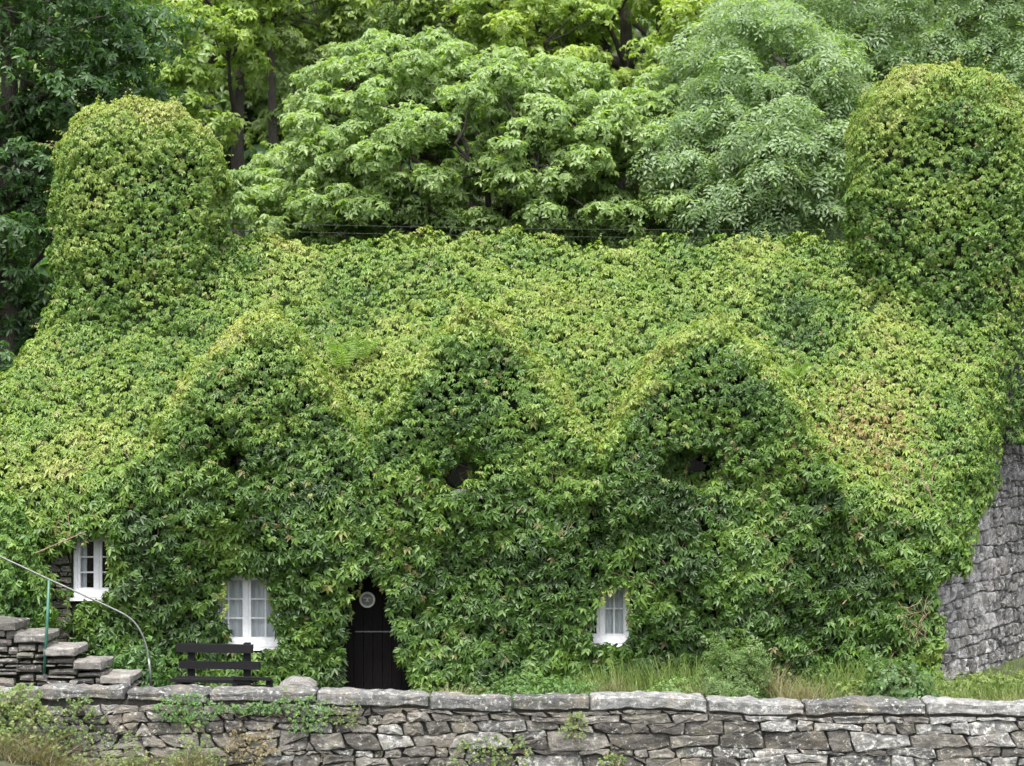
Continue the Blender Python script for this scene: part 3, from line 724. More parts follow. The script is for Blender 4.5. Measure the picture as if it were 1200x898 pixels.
names = [('wall_foliage', 'deep green creeper leaves over the front wall'), ('roof_foliage', 'yellowish creeper leaves over the main roof'),
         ('dormer_foliage', 'creeper over the left dormer'), ('dormer_foliage', 'creeper over the middle dormer'), ('dormer_foliage', 'creeper over the right dormer'),
         ('chimney_foliage', 'creeper dome over the left chimney'), ('chimney_foliage', 'creeper dome over the right chimney'), ('gable_foliage', 'creeper hanging over the stone gable')]
for k, (nm, lb) in enumerate(names):
    m = (part == k) & ~isb
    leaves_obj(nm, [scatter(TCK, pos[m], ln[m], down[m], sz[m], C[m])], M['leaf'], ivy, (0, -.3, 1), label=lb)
# loose shoots standing off the surface, and hanging shoots round the openings
sp, sn, sc2, stem = [], [], [], MB()
spts = pos[rng.choice(np.nonzero((part >= 1) & (nr[:, 2] > .1))[0], 760)]; sg = grad(lambda q: sdf(q, False), spts, .08)
for a, g_ in zip(spts, sg):
    d = norm((g_ + rng.normal(0, .35, 3) + [0, 0, .35])[None])[0]; L = rng.uniform(.08, .26) * (1.6 if a[2] > 8.3 else 1); pts = []
    for q in range(5):
        t = q / 4; pts.append(a + d * L * t + np.array([0, -.05, -.12]) * t * t * L * 2)
    stem.tube(pts, [.004, .004, .003, .003, .002], 3, False)
    for q in (1, 2, 3, 4): sp.append(pts[q]); sn.append(d * .5 + [0, -.4, .8]); sc2.append(.062 - .009 * q)
hang = []
for (px_, py_, L) in ((413, 676, .22), (421, 672, .34), (440, 668, .12), (451, 676, .16), (410, 700, .3), (100, 622, .18), (112, 620, .12), (126, 622, .2), (292, 664, .14), (305, 668, .18), (262, 680, .55), (716, 682, .18), (706, 690, .2), (737, 690, .5), (706, 690, .18), (131, 640, .5), (127, 634, .3), (318, 680, .4), (320, 700, .3), (313, 672, .2), (522, 536, .2), (552, 536, .25), (827, 528, .12)):
    hang.append((P(px_, py_, -.33), L))
for a, L in hang:
    a = np.array(a[:]); m_ = max(4, int(L / .045)); pts = [a + np.array([math.sin(q * .9 + a[0] * 9) * .02, .03 * math.sin(q), -L * q / m_]) for q in range(m_ + 1)]
    stem.tube(pts, .004, 3, False)
    for q in pts[1:]: sp.append(q); sn.append(rng.normal(0, .3, 3) + [0, -1, .5]); sc2.append(rng.uniform(.045, .075))
# bare woody stems creeping over the wall
for k in range(150):
    a = np.array([rng.uniform(-7.5, 6.2), -.28, rng.uniform(.1, 3.2)]); pts = []; th = rng.uniform(.8, 2.3)
    for q in range(12):
        pts.append(a.copy()); th += rng.normal(0, .35); a = a + np.array([math.cos(th), 0, abs(math.sin(th))]) * .09; a[1] -= sdf(a[None])[0] * -1.0 * .5 + .0
        a[1] = max(min(a[1], -.12), -.75)
    pts = np.array(pts)
    if opened(pts).any(): continue
    stem.tube(list(pts), [.010 * (1 - q / 14) for q in range(12)], 3, False)
for (px_, py_) in ((1072, 748), (1080, 745), (1066, 752), (1085, 752), (1076, 758), (905, 700), (545, 590), (770, 690)):
    a = P(px_, py_, -.5); pts = [a + Vector((rng.normal(0, .03) + .05 * q * rng.choice([-1, 1]) * .3, .02 * q, .07 * q)) for q in range(9)]; stem.tube(pts, .008, 4, False)
st = stem.build('creeper_stem', M['stem'], ivy, (0, -.3, 1)); st['kind'] = 'stuff'
sp, sn, sc2 = np.array(sp), np.array(sn), np.array(sc2); m_ = len(sp)
Cs = pal(rng.uniform(.2, .9, m_), [(0.07, 0.15, .022), (0.16, .23, .04), (.20, .25, .06), (.25, .22, .09)])
leaves_obj('loose_shoots', [scatter(TCK, sp, sn, np.tile([0, -.2, -1.], (m_, 1)) + rng.normal(0, .5, (m_, 3)), sc2, Cs)], M['leaf'], ivy, (0, -.3, 1))

# separate creeper mound on the left, by the steps
def sdf_m(p):
    q = (p - [-7.52, -1.2, 1.0]) / [.98, .8, 2.0]; l = np.linalg.norm(q, axis=1); return (l - 1) * .85 + .08 * noise(p, .9, 61) + .03 * noise(p, 2.6, 62)
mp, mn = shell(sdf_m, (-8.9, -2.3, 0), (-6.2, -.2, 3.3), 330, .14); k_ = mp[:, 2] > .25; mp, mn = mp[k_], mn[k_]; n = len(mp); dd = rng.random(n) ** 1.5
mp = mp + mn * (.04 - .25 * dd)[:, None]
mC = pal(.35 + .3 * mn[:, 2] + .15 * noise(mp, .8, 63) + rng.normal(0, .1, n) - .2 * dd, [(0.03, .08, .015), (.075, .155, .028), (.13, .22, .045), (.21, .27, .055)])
mound = empty('creeper_mound', (-7.5, -1.2, .1), 'rounded mound of bright green creeper beside the stone steps', 'creeper')
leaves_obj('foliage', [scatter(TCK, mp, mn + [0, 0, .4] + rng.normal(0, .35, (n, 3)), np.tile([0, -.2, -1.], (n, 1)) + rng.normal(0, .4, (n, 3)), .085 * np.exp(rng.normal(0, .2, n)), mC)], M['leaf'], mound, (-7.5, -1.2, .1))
mb = MB()
for k in range(9):
    x_ = -7.6 + rng.uniform(-.3, .4); pts = [(x_ + rng.normal(0, .08) * q, -1.2 + rng.normal(0, .08) * q, -.05 + .35 * q) for q in range(8)]; mb.tube(pts, [.03 - .003 * q for q in range(8)], 5)
mb.build('stem', M['stem'], mound, (-7.5, -1.2, .1))

# ------------------------------------------------------------------ steps, handrail, bench, boulder
steps = empty('stone_steps', (-6.2, -2.9, 0), 'flight of rough stone steps rising to the left edge of the photo', 'steps')
ST = [(-70, -24, 712), (-26, 23, 727), (20, 58, 742), (54, 92, 758), (89, 123, 774), (120, 157, 790)]
r = random.Random(12)
for k, (a, b, py_) in enumerate(ST):
    A, B = P(a, py_, -3.1), P(b, py_, -3.1); th = .122
    slab(A.x, B.x, -3.32, -2.45, A.z, th, M['step'], steps, 'step_slab', r, (10, 8, 4), .009, 60 + k)
    z = A.z - th - .008
    while z > .1:
        h = r.uniform(.05, .13); x = A.x + r.uniform(-.02, .06)
        while x < B.x - .08:
            w_ = min(r.uniform(.16, .45), B.x - x + .03)
            slab(x, x + w_ - .012, -3.27 + r.uniform(-.03, .03), -2.6, z, max(.04, h - .008), M['stone'], steps, 'stone', r, (3, 3, 1), .012, r.random() * 9)
            x += w_
        z -= h
    mb = MB(); mb.box((A.x + .01, -3.14, -.1), (B.x - .02, -2.5, A.z - th - .03)); mb.build('mortar_core', M['mortar'], steps, (A.x, -3, 0))
rail = empty('handrail', P(55, 790, -3.25), 'thin curved metal handrail on green posts beside the steps', 'handrail')
RP = [P(x, y, -3.3) for x, y in ((-60, 622), (0, 652.5), (30, 666), (58, 679.5), (85, 691.5), (103, 700), (125, 710), (142, 718), (152, 724), (160, 732), (166, 742), (171, 755), (174, 770), (176, 785), (177, 803))]
for i in range(2):
    RP = [RP[0]] + [q for a, b in zip(RP, RP[1:]) for q in (a * .75 + b * .25, a * .25 + b * .75)] + [RP[-1]]
mb = MB(); mb.tube(RP, .0125, 8); mb.build('rail', M['metal'], rail, P(100, 700, -3.3), True)
mb = MB(); mb.tube([P(57.5, 680, -3.3), P(55, 735, -3.3), P(51.5, 790, -3.3)], .020, 8); mb.build('post', M['green'], rail, P(52, 790, -3.3), True)
mb = MB(); mb.tube([P(174.2, 772, -3.3), P(176, 786, -3.3), P(177, 806, -3.3)], .017, 8); mb.build('post', M['metal'], rail, P(177, 806, -3.3), True)

bench = empty('bench', (-3.9, -2.6, .03), 'black wooden bench with slatted back standing below the curtained window', 'bench')
brot = math.radians(-9)
def bbox(name, a, b, lbl=None):
    R_ = Matrix.Rotation(brot, 3, 'Z'); mb = MB(); mb.box(a, b, R_, (0, 0, 0), .004); mb.v = [p + Vector((-3.97, -2.45, 0)) for p in mb.v]
    return mb.build(name, M['black'], bench, (-3.97, -2.45, 0))
bbox('back_slat', (-.56, -.02, .82), (.50, .03, .93)); bbox('back_slat', (-.52, -.03, .60), (.60, .02, .70))
for a in (-.42, .36): bbox('post', (a, .031, .0), (a + .085, .10, .95))
for q in range(3): bbox('seat_slat', (-.52, -.16 - .13 * q, .455), (.60, -.05 - .13 * q, .50))
bbox('end_panel', (.34, -.44, 0), (.42, -.04, .452)); bbox('end_panel', (-.44, -.44, 0), (-.36, -.04, .452))
bbox('front_rail', (.425, -.42, .20), (.86, -.37, .44)); bbox('armrest', (.36, -.44, .502), (.86, -.36, .54))
bbox('leg', (.78, -.36, 0), (.86, -.28, .499))
boulder = empty('boulder', P(346, 806, -2.9), 'smooth grey boulder behind the wall right of the bench', 'boulder')
c = P(347, 806, -2.9); slab(c.x - .24, c.x + .25, -3.1, -2.6, c.z + .13, .34, M['rock'], boulder, 'rock', r, (9, 8, 6), .018, 77, .9)

# ------------------------------------------------------------------ trees behind
def curve_pts(a, b, n, wob, sag=0):
    a, b = Vector(a), Vector(b); o = []
    for i in range(n + 1):
        t = i / n; p = a.lerp(b, t); k = math.sin(t * math.pi)
        o.append(p + Vector((random.uniform(-wob, wob) * k, random.uniform(-wob, wob) * k, random.uniform(-wob, wob) * k + sag * k)))
    return o
def tree(name, label, base, top, tr, ccs, npad, pr, nros, rs, tpl, stops, tmean, seed, flat=.42, cat='tree', lean=None, density=1.0, group='trees behind the cottage'):
    """ccs: crown ellipsoids [(cx, cy, cz, rx, ry, rz)]; pads of foliage on limbs"""
    global rng
    rs_ = np.random.default_rng(seed); random.seed(seed); keep_rng = rng; rng = rs_
    bx, by = base; bz = float(gz(bx, by)) - .1; root = empty(name, (bx, by, bz), label, cat, group)
    tx, ty = lean or (bx, by); tpts = curve_pts((bx, by, bz), (tx, ty, top), 7, .12); n_ = len(tpts)
    mb = MB(); mb.tube(tpts, [tr * (1 - .75 * i / (n_ - 1)) for i in range(n_)], 9); mb.build('trunk', M['bark'], root, (bx, by, bz), True)
    pads = []; vol = [c[3] * c[5] for c in ccs]; tries = 0
    while len(pads) < npad and tries < npad * 60:
        tries += 1; c = ccs[rs_.choice(len(ccs), p=np.array(vol) / sum(vol))]; d = rs_.normal(size=3); d /= np.linalg.norm(d)
        if d[1] > .35 and rs_.random() < .75: continue
        q = rs_.uniform(.35, 1) ** .5; p = np.array(c[:3]) + d * np.array(c[3:]) * q
        if p[2] < float(gz(p[0], p[1])) + .4: continue
        if any(np.linalg.norm((p - o) * [1, 1, 1.9]) < pr * 1.05 / density for o in pads): continue
        pads.append(p)
    # limbs: group pads, one limb per group
    limb = MB(); K = max(4, len(pads) // 9); cen = [pads[i] for i in rs_.choice(len(pads), min(K, len(pads)), replace=False)]; grp = [min(range(len(cen)), key=lambda k: np.linalg.norm(p - cen[k])) for p in pads]
    Ps, Ns, Ts_, Ss, Cs_ = [], [], [], [], []
    for k in range(len(cen)):
        mem = [pads[i] for i in range(len(pads)) if grp[i] == k]
        if not mem: continue
        m = np.mean(mem, axis=0); zt = min(max(m[2] - 1.0 - .35 * math.hypot(m[0] - tx, m[1] - ty), bz + 1.2), top - .3)
        f_ = (zt - bz) / (top - bz); st_ = tpts[min(int(f_ * (n_ - 1) + .5), n_ - 1)]
        lp = curve_pts(st_, Vector(m) - Vector((0, 0, .25)), 5, .16, .15); r0 = tr * .42 * (1 - .5 * f_); limb.tube(lp, [r0 * (1 - .14 * i) for i in range(6)], 6)
        for p in mem:
            bp = curve_pts(lp[rs_.integers(3, 6)], Vector(p) - Vector((0, 0, .12)), 3, .08, .05); limb.tube(bp, [r0 * .38, r0 * .28, r0 * .2, r0 * .12], 4, False)
            pw = pr * rs_.uniform(.7, 1.3)
            for _ in range(3):
                e = Vector(p) + Vector(rs_.normal(size=3) * [pw * .55, pw * .5, pw * .15]); limb.tube([bp[-1], (bp[-1] + e) / 2 + Vector((0, 0, -.03)), e], [r0 * .12, r0 * .09, .008], 3, False)
            nn = max(6, int(nros * (pw / pr) ** 2)); dd = norm(rs_.normal(size=(nn, 3))); dd[:, 2] = np.abs(dd[:, 2]) * np.where(rs_.random(nn) < .3, -1, 1)
            rad = rs_.uniform(.55, 1, nn) ** .6; q = p + dd * [pw, pw * .95, pw * flat] * rad[:, None] * (1 + .25 * noise(dd + p, .9, 66))[:, None]
            Ps.append(q); Ns.append(dd * [.55, .55, .6] + [0, -.12, .55] + rs_.normal(0, .28, (nn, 3))); Ts_.append(dd * [1, 1, .2] + rs_.normal(0, .4, (nn, 3)) + [0, 0, -.2])
            Ss.append(rs * np.exp(rs_.normal(0, .18, nn))); Cs_.append(pal(tmean + rs_.normal(0, .10) + rs_.normal(0, .12, nn), stops))
    limb.build('limb', M['bark'], root, (bx, by, bz), True)
    q = [np.concatenate(a) for a in (Ps, Ns, Ts_, Ss, Cs_)]
    leaves_obj('crown', [scatter(tpl, *q)], M['treeleaf'], root, (bx, by, bz + 2), kind=None)
    rng = keep_rng
    return root, len(q[0])
def CP(px, py, Y): v_ = P(px, py, Y); return v_.x, v_.y, v_.z
def cc(px, py, Y, rpx, rpy, ry): s = (30 + Y) / FPX; return (*CP(px, py, Y), rpx * s, ry, rpy * s)
DK = [(0.028, .065, .022), (0.048, .105, .032), (.075, .15, .045), (.11, .195, .06)]
DK_ = [(0.018, .045, .016), (0.032, .075, .024), (.055, .115, .035), (.085, .155, .045)]
PALE = [(.12, .195, .065), (.175, .26, .09), (.23, .32, .125), (.29, .37, .17)]
PL_ = [(.045, .10, .026), (.075, .15, .038), (.115, .20, .055), (.16, .245, .085)]
YG = [(.15, .225, .055), (.21, .30, .07), (.27, .35, .09), (.34, .40, .13)]
YG_ = [(.065, .125, .020), (.115, .195, .026), (.17, .25, .035), (.26, .30, .05)]
ASH = [(.085, .15, .062), (.135, .21, .095), (.19, .275, .14), (.25, .33, .19)]
ASH_ = [(.040, .085, .032), (.065, .125, .050), (.10, .165, .075), (.14, .20, .10)]
tot = 0
MIX = [(.11, .175, .065), (.165, .245, .09), (.22, .30, .12), (.27, .34, .15)]
LIST = [
 ('chestnut_tree', 'dark green chestnut tree filling the left edge behind the cottage', (-8.9, 6.2), 13.0, .35, [cc(30, 60, 7, 165, 130, 2.4), cc(-10, 260, 7, 110, 190, 2.2), cc(-60, 420, 7, 130, 120, 2.0)], 150, .66, 85, .120, TR, DK, .38, 101, .62),
 ('sycamore_tree', 'tall thin crowned tree with dark trunk showing just right of the left chimney', (-6.05, 15.0), 18.5, .20, [cc(240, 10, 14.4, 110, 100, 1.8), cc(320, -10, 16.5, 100, 70, 1.2), cc(215, 130, 14, 60, 60, 1)], 66, .52, 50, .14, TR, YG, .42, 102, .6),
 ('sycamore_tree', 'slimmer dark trunk standing just right of the first tall trunk between the chimneys', (-5.35, 15.6), 18.0, .15, [cc(350, 20, 16.5, 70, 90, 1.4), cc(345, 130, 16.5, 45, 50, 1)], 34, .50, 60, .125, TR, MIX, .75, 113, .6),
 ('sycamore_tree', 'tall forked tree with leaning dark trunk at the top between the chimneys', (-4.4, 17.5), 19.0, .30, [cc(430, 10, 18, 130, 100, 1.6), cc(540, 30, 18, 90, 60, 1.4)], 74, .52, 60, .125, TR, PALE, .55, 103, .6, (-3.0, 17.2)),
 ('chestnut_tree', 'pale green broad tree low beside the left chimney', (-4.6, 11.0), 8.0, .18, [cc(300, 265, 11, 110, 65, 1.8), cc(380, 225, 12, 80, 60, 1.6)], 95, .42, 72, .108, TR, PALE, .50, 104, .62),
 ('chestnut_tree', 'pale green chestnut tree spreading over the middle of the ridge', (-0.2, 10.2), 10.5, .30, [cc(560, 185, 10.5, 220, 125, 2.6), cc(470, 115, 11.5, 120, 70, 1.8), cc(690, 220, 10, 140, 95, 2.0), cc(770, 150, 11, 60, 60, 1.4), cc(400, 160, 12, 60, 50, 1.2), cc(440, 250, 10, 90, 60, 1.5)], 360, .42, 74, .108, TR, PALE, .55, 105, .62),
 ('chestnut_tree', 'yellow green tree at the top between the middle and the right chimney', (2.6, 16.5), 17.0, .28, [cc(720, 60, 16, 170, 95, 2.4), cc(820, 190, 15, 80, 110, 1.6), cc(620, 10, 17, 130, 60, 2)], 180, .52, 60, .125, TR, YG, .50, 106, .62),
 ('ash_tree', 'silvery green ash tree left of the right chimney', (5.2, 9.2), 11.0, .22, [cc(900, 215, 9.5, 125, 120, 2.0), cc(880, 90, 10.5, 90, 90, 1.8), cc(835, 190, 9.5, 70, 90, 1.4), cc(950, 130, 10, 60, 80, 1.5)], 150, .55, 100, .145, TA, ASH, .70, 107, .6),
 ('ash_tree', 'tall grey green ash tree at the top above the right chimney', (7.2, 13.0), 16.5, .30, [cc(960, 20, 13, 110, 70, 2.0), cc(1120, 40, 13, 150, 100, 2.2), cc(1210, 170, 12, 60, 110, 1.6)], 90, .80, 125, .14, TA, ASH, .50, 108, .7),
 ('oak_tree', 'shaded woodland tree far up the slope at the left', (-8.0, 24.0), 22, .35, [cc(130, 60, 24, 170, 150, 3)], 50, 1.0, 46, .22, TR, MIX, .4, 109, .6),
 ('oak_tree', 'dark tree up the slope behind the tall trunks', (-2.5, 25.0), 23, .35, [cc(420, 60, 25, 200, 150, 3)], 62, 1.0, 46, .22, TR, MIX, .5, 110, .6),
 ('oak_tree', 'dark tree up the slope behind the yellow green crown', (5.0, 25.0), 23, .35, [cc(790, 60, 25, 200, 160, 3)], 62, 1.0, 46, .22, TR, MIX, .5, 111, .6),
 ('oak_tree', 'dark tree up the slope at the right edge', (11.5, 23.0), 21, .35, [cc(1130, 80, 23, 160, 170, 3)], 44, 1.0, 46, .22, TR, MIX, .4, 112, .6),
]
for a in LIST:
    lean = a[15] if len(a) > 15 else None
    _, k = tree(*a[:14], flat=a[14], lean=lean); tot += k
print('tree sprays', tot)
# undergrowth on the slope
n = 7000; ux = rng.uniform(-24, 24, n); uy = 8.8 + rng.random(n) ** 1.3 * 26; uz = gz(ux, uy) + rng.random(n) ** 2 * 1.3 + .1
up_ = np.stack([ux, uy, uz], 1); uC = pal(.4 + .2 * noise(up_, .2, 81) + rng.normal(0, .15, n), DK)
leaves_obj('undergrowth', [scatter(TR, up_, rng.normal(0, .45, (n, 3)) + [0, -.3, 1], rng.normal(0, 1, (n, 3)), rng.uniform(.28, .6, n), uC)], M['treeleaf'], None, (0, 12, 4))
bpy.data.objects['undergrowth']['label'] = 'dark leafy undergrowth on the wooded slope'; bpy.data.objects['undergrowth']['category'] = 'undergrowth'
# overhead cables
for k, (z, y_, lb) in enumerate(((P(0, 268, 7.8).z, 7.8, 'upper thin black cable strung behind the cottage ridge'), (P(0, 277, 8.0).z, 8.0, 'lower thin black cable strung behind the cottage ridge'))):
    mb = MB(); mb.tube([(x, y_, z + .0016 * (x - 1) ** 2 - .01 * x) for x in np.arange(-16, 16.1, 1.0)], .0042, 5)
    tag(mb.build('overhead_cable', M['cable'], None, (0, y_, z), True), lb, 'cable', 'overhead cables')

# ------------------------------------------------------------------ low vegetation
def blades(name, x, y, h, wd, stops, tm, label, cat='grass', lean=.35, kind='stuff', z=None, loc=None, parent=None, tv=.18):
    n = len(x); z = gz(x, y) if z is None else z; a = rng.uniform(0, 6.28, n); b = np.stack([x, y, z - .02], 1); side = np.stack([np.cos(a), np.sin(a), a * 0], 1) * (wd * .5)[:, None]
    a2 = rng.uniform(0, 6.28, n); ld = np.stack([np.cos(a2), np.sin(a2), a2 * 0], 1) * (h * lean * rng.uniform(.2, 1.5, n))[:, None]; upv = np.stack([h * 0, h * 0, h], 1)
    V = np.stack([b - side, b + side, b + ld * .3 + upv * .55 - side * .8, b + ld * .3 + upv * .55 + side * .8, b + ld + upv * .95], 1)
    T = (np.array([(0, 1, 3), (0, 3, 2), (2, 3, 4)])[None] + (np.arange(n) * 5)[:, None, None]).reshape(-1, 3)
    C = np.repeat(pal(tm + rng.normal(0, tv, n), stops), 5, 0); loc = loc or (float(x.mean()), float(y.mean()), float(z.min()))
    o = obj(name, trimesh(name, V.reshape(-1, 3) - np.array(loc), T, M['grassm'], C), parent, loc)
    if kind: o['kind'] = kind
    if parent is None: tag(o, label, cat)
    return o
GR = [(.035, .07, .015), (.065, .12, .022), (.11, .17, .03), (.19, .22, .07)]
DRY = [(.07, .10, .03), (.14, .145, .06), (.23, .20, .11), (.32, .27, .18)]
n = 26000; gx = rng.uniform(-6.9, 9.6, n); gy_ = rng.uniform(-3.72, -.35, n)
ok = (gx < 6.3) | (rng.random(n) < 1); hgt = .09 + .09 * sstep(-1.2, .5, gx) * sstep(6.9, 5.5, gx) + .10 * (noise(np.stack([gx, gy_, gx * 0], 1), .5, 82)) * (gx > -1)
hgt += .28 * sstep(-2.2, -.9, gy_) * sstep(1.0, 1.8, gx) * sstep(3.1, 2.4, gx) + .12 * sstep(-2.0, -.9, gy_) * (gx > 1)
hgt = np.maximum(hgt, .05) * rng.uniform(.6, 1.3, n); hgt[(gx < -1.2) & (gx > -2.9)] *= .5
m3 = rng.random(n) < .16; gx[m3] = rng.uniform(6.6, 12, m3.sum()); gy_[m3] = rng.uniform(-.6, 5, m3.sum()); hgt[m3] *= .55; k3 = ~m3 | (gx > GX + GK * gy_ + .15); gx, gy_, hgt = gx[k3], gy_[k3], hgt[k3]; n = len(gx)
blades('grass', gx, gy_, hgt, rng.uniform(.010, .022, n), GR, .62, 'fresh green grass on the strip between the low wall and the cottage')
n = 3000; gx = np.concatenate([rng.uniform(-5.6, -4.4, n // 2), rng.uniform(5.5, 9.5, n // 2)]); gy_ = rng.uniform(-3.7, -1.6, n)
blades('dry_grass', gx, gy_, rng.uniform(.08, .2, n), rng.uniform(.01, .02, n), DRY, .45, 'low yellowish grass behind the wall at both ends', lean=.8)
n = 3200; gx = rng.uniform(-1.4, 6.2, n); gy_ = rng.uniform(-3.6, -.6, n); q = np.stack([gx, gy_, gz(gx, gy_) + rng.random(n) * (.14 + .22 * sstep(-2.2, -.8, gy_))], 1)
leaves_obj('ground_cover', [scatter(TSK, q, rng.normal(0, .4, (n, 3)) + [0, -.6, .8], rng.normal(0, 1, (n, 3)), rng.uniform(.02, .05, n), pal(rng.uniform(.1, .8, n), GR))], M['leaf'], None, (2.4, -2, .1))
tag(bpy.data.objects['ground_cover'], 'small broad leaved weeds among the grass at the foot of the creeper', 'ground cover')
# tall dry tufts: individual things
tufts = [(530, -3.3, .42, .32, 380, .55, 'tall straw coloured grass tuft right of the dark door'), (900, -2.6, .62, .28, 320, .62, 'tall dry grass with pale heads right of the round green shrub'),
         (940, -3.1, .50, .34, 420, .6, 'pale seeding grass tuft between the round shrub and the dark leaved bush'), (985, -3.3, .36, .30, 300, .3, 'yellow green grass tuft left of the dark leaved bush'),
         (822, -3.0, .5, .22, 200, .5, 'dry stalks left of the round green shrub'), (720, -2.4, .5, .3, 260, .42, 'tall grass tuft below the small window by the middle of the wall'), (1160, -3.4, .2, .5, 260, .5, 'short dry grass tuft at the far right below the stone gable')]
for px_, Y_, h_, rad, n, tm, lb in tufts:
    c = P(px_, 700, Y_); a = rng.uniform(0, 6.28, n); q = rng.random(n) ** .6 * rad
    blades('grass_tuft', c.x + np.cos(a) * q, Y_ + np.sin(a) * q * .6, h_ * rng.uniform(.5, 1.25, n), rng.uniform(.007, .014, n), DRY, tm, lb, 'grass tuft', .45, None)
def shrub(name, label, c, rad, n, tpl, s, stops, tm, cat='shrub', droop=.3, nst=14):
    tpl = TSK if tpl is TS else TCK if tpl is TC else tpl
    c = Vector(c); root = empty(name, (c.x, c.y, c.z), label, cat); d = norm(rng.normal(size=(n, 3))); d[:, 2] = np.abs(d[:, 2]); q = rng.uniform(.4, 1, n) ** .55
    p = np.array(c[:]) + d * np.array(rad) * q[:, None] * (1 + .22 * noise(d * 2 + c.x, .8, 91))[:, None]
    ln_ = d + [0, -.2, .35] + rng.normal(0, .4, (n, 3)); tp_ = d * .6 + [0, 0, .1 - droop] + rng.normal(0, .5, (n, 3))
    leaves_obj('foliage', [scatter(tpl, p, ln_, tp_, s * np.exp(rng.normal(0, .25, n)), pal(tm + .15 * (q - .6) + rng.normal(0, .15, n), stops))], M['leaf'], root, c)
    mb = MB()
    for k in range(nst):
        e = c + Vector((rng.normal(0, .45) * rad[0], rng.normal(0, .45) * rad[1], rad[2] * rng.uniform(.4, .85))); b = c + Vector((rng.normal(0, .1) * rad[0], rng.normal(0, .1) * rad[1], -.1))
        mb.tube([b, (b + e) / 2 + Vector((0, 0, .06)), e], [.010, .007, .003], 4, False)
    mb.build('stem', M['stem'], root, c); return root
def gp(px_, Y_): c = P(px_, 700, Y_); return (c.x, Y_, float(gz(c.x, Y_)))
SH = [(.04, .09, .022), (.065, .14, .035), (.10, .19, .05), (.16, .25, .07)]
shrub('shrub', 'rounded feathery green shrub behind the wall in the right half', gp(862, -2.9), (.54, .44, 1.05), 3000, TA, .048, [(.045, .085, .025), (.075, .13, .035), (.11, .18, .05), (.17, .24, .08)], .55, droop=-.2)
shrub('shrub', 'dark glossy leaved bush in front of the creeper near the stone gable', gp(1052, -2.7), (.55, .42, .72), 620, TS, .075, [(.025, .06, .018), (.045, .095, .026), (.075, .14, .038), (.14, .21, .08)], .5)
shrub('shrub', 'light green leafy weed clump between the dry grass and the dark bush', gp(1000, -2.6), (.26, .3, .42), 420, TS, .045, GR, .65)
shrub('shrub', 'low green weeds hugging the foot of the creeper right of the door', gp(640, -1.6), (1.1, .5, .42), 1300, TS, .045, SH, .45)
shrub('shrub', 'small pale weeds at the foot of the creeper below the hidden window', gp(790, -1.7), (.5, .4, .36), 620, TS, .040, SH, .8)
shrub('shrub', 'short leafy weeds along the foot of the stone gable', (7.0, -.9, .12), (1.3, .5, .28), 1000, TS, .045, GR, .7)
shrub('shrub', 'dark leafy plants at the cottage foot behind the handrail', gp(150, -1.2), (.7, .5, .75), 1000, TC, .07, [(.02, .06, .015), (.04, .1, .02), (.07, .15, .03), (.12, .2, .04)], .4)
# ferns
def fern_mesh(L, seed):
    r_ = random.Random(seed); V_, F_ = [], []
    for k in range(18):
        t = .08 + .9 * k / 17; y_ = L * t; z_ = L * (.55 * t - .55 * t * t * t); w_ = L * .22 * math.sin(min(1, t * 1.25 + .12) * math.pi) ** .8 + .01
        for s in (-1, 1):
            n_ = len(V_); V_ += [(0, y_ - .006, z_), (s * w_ * .5, y_ + w_ * .22 - .007, z_ - .01), (s * w_, y_ + w_ * .5, z_ - .05), (s * w_ * .5, y_ + w_ * .22 + .009, z_ - .006), (0, y_ + .006, z_ + .002)]
            F_ += [(n_, n_ + 1, n_ + 3, n_ + 4) if s > 0 else (n_ + 4, n_ + 3, n_ + 1, n_), (n_ + 1, n_ + 2, n_ + 3) if s > 0 else (n_ + 3, n_ + 2, n_ + 1)]
    return V_, F_
M['fern'] = leafmat('fern_frond', .55, .4, (.16, .26, .05)); M['fern_dark'] = leafmat('dark_fern_frond', .55, .35, (.045, .10, .03))
def fern(label, c, L, nf, mat, tilt=(0, -.3, 1)):
    root = empty('fern', c, label, 'fern', 'ferns'); V_, F_ = fern_mesh(L, 3); me = pymesh('frond', V_, F_, mat)
    for k in range(nf):
        o = obj('frond', me, root, c); o.rotation_euler = (random.uniform(.35, .95), random.uniform(-.3, .3), 6.28 * k / nf + random.uniform(-.3, .3)); s = random.uniform(.7, 1.1); o.scale = (s, s, s); o.location += Vector((random.uniform(-.05, .05), random.uniform(-.03, .03), 0))
for (px_, py_, L, nf, mt_, lb) in ((400, 436, .75, 8, 'fern', 'bright fern sprouting in the valley between the left and middle dormers'), (932, 444, .40, 5, 'fern', 'bright fern sprouting right of the right dormer peak'),
                               (426, 424, .55, 7, 'fern', 'small upper fern in the valley between the left and middle dormers')):
    p_ = P(px_, py_, 0.0); q = np.array([[p_.x, 0, p_.z]]); 
    for _ in range(60):
        q[0] += np.array([(q[0, 0]) / 30, 1, (p_.z - CAMZ) / 30]) * 0 + np.array([0, 1, 0]) * .0
        dcur = sdf(q)[0]
        ray = norm(np.array([[p_.x, 30, p_.z - CAMZ]]))[0]; q[0] += ray * dcur * .7
    fern(lb, tuple(q[0] + [0, -.10, .03]), L, nf, M[mt_])
for (px_, Y_, L, nf, lb) in ((118, -1.6, .62, 7, 'dark fern at the cottage foot below the left window'), (88, -1.5, .5, 7, 'small dark fern against the bare stones by the steps')):
    c_ = gp(px_, Y_); fern(lb, (c_[0], c_[1], c_[2] + .02), L, nf, M['fern_dark'])
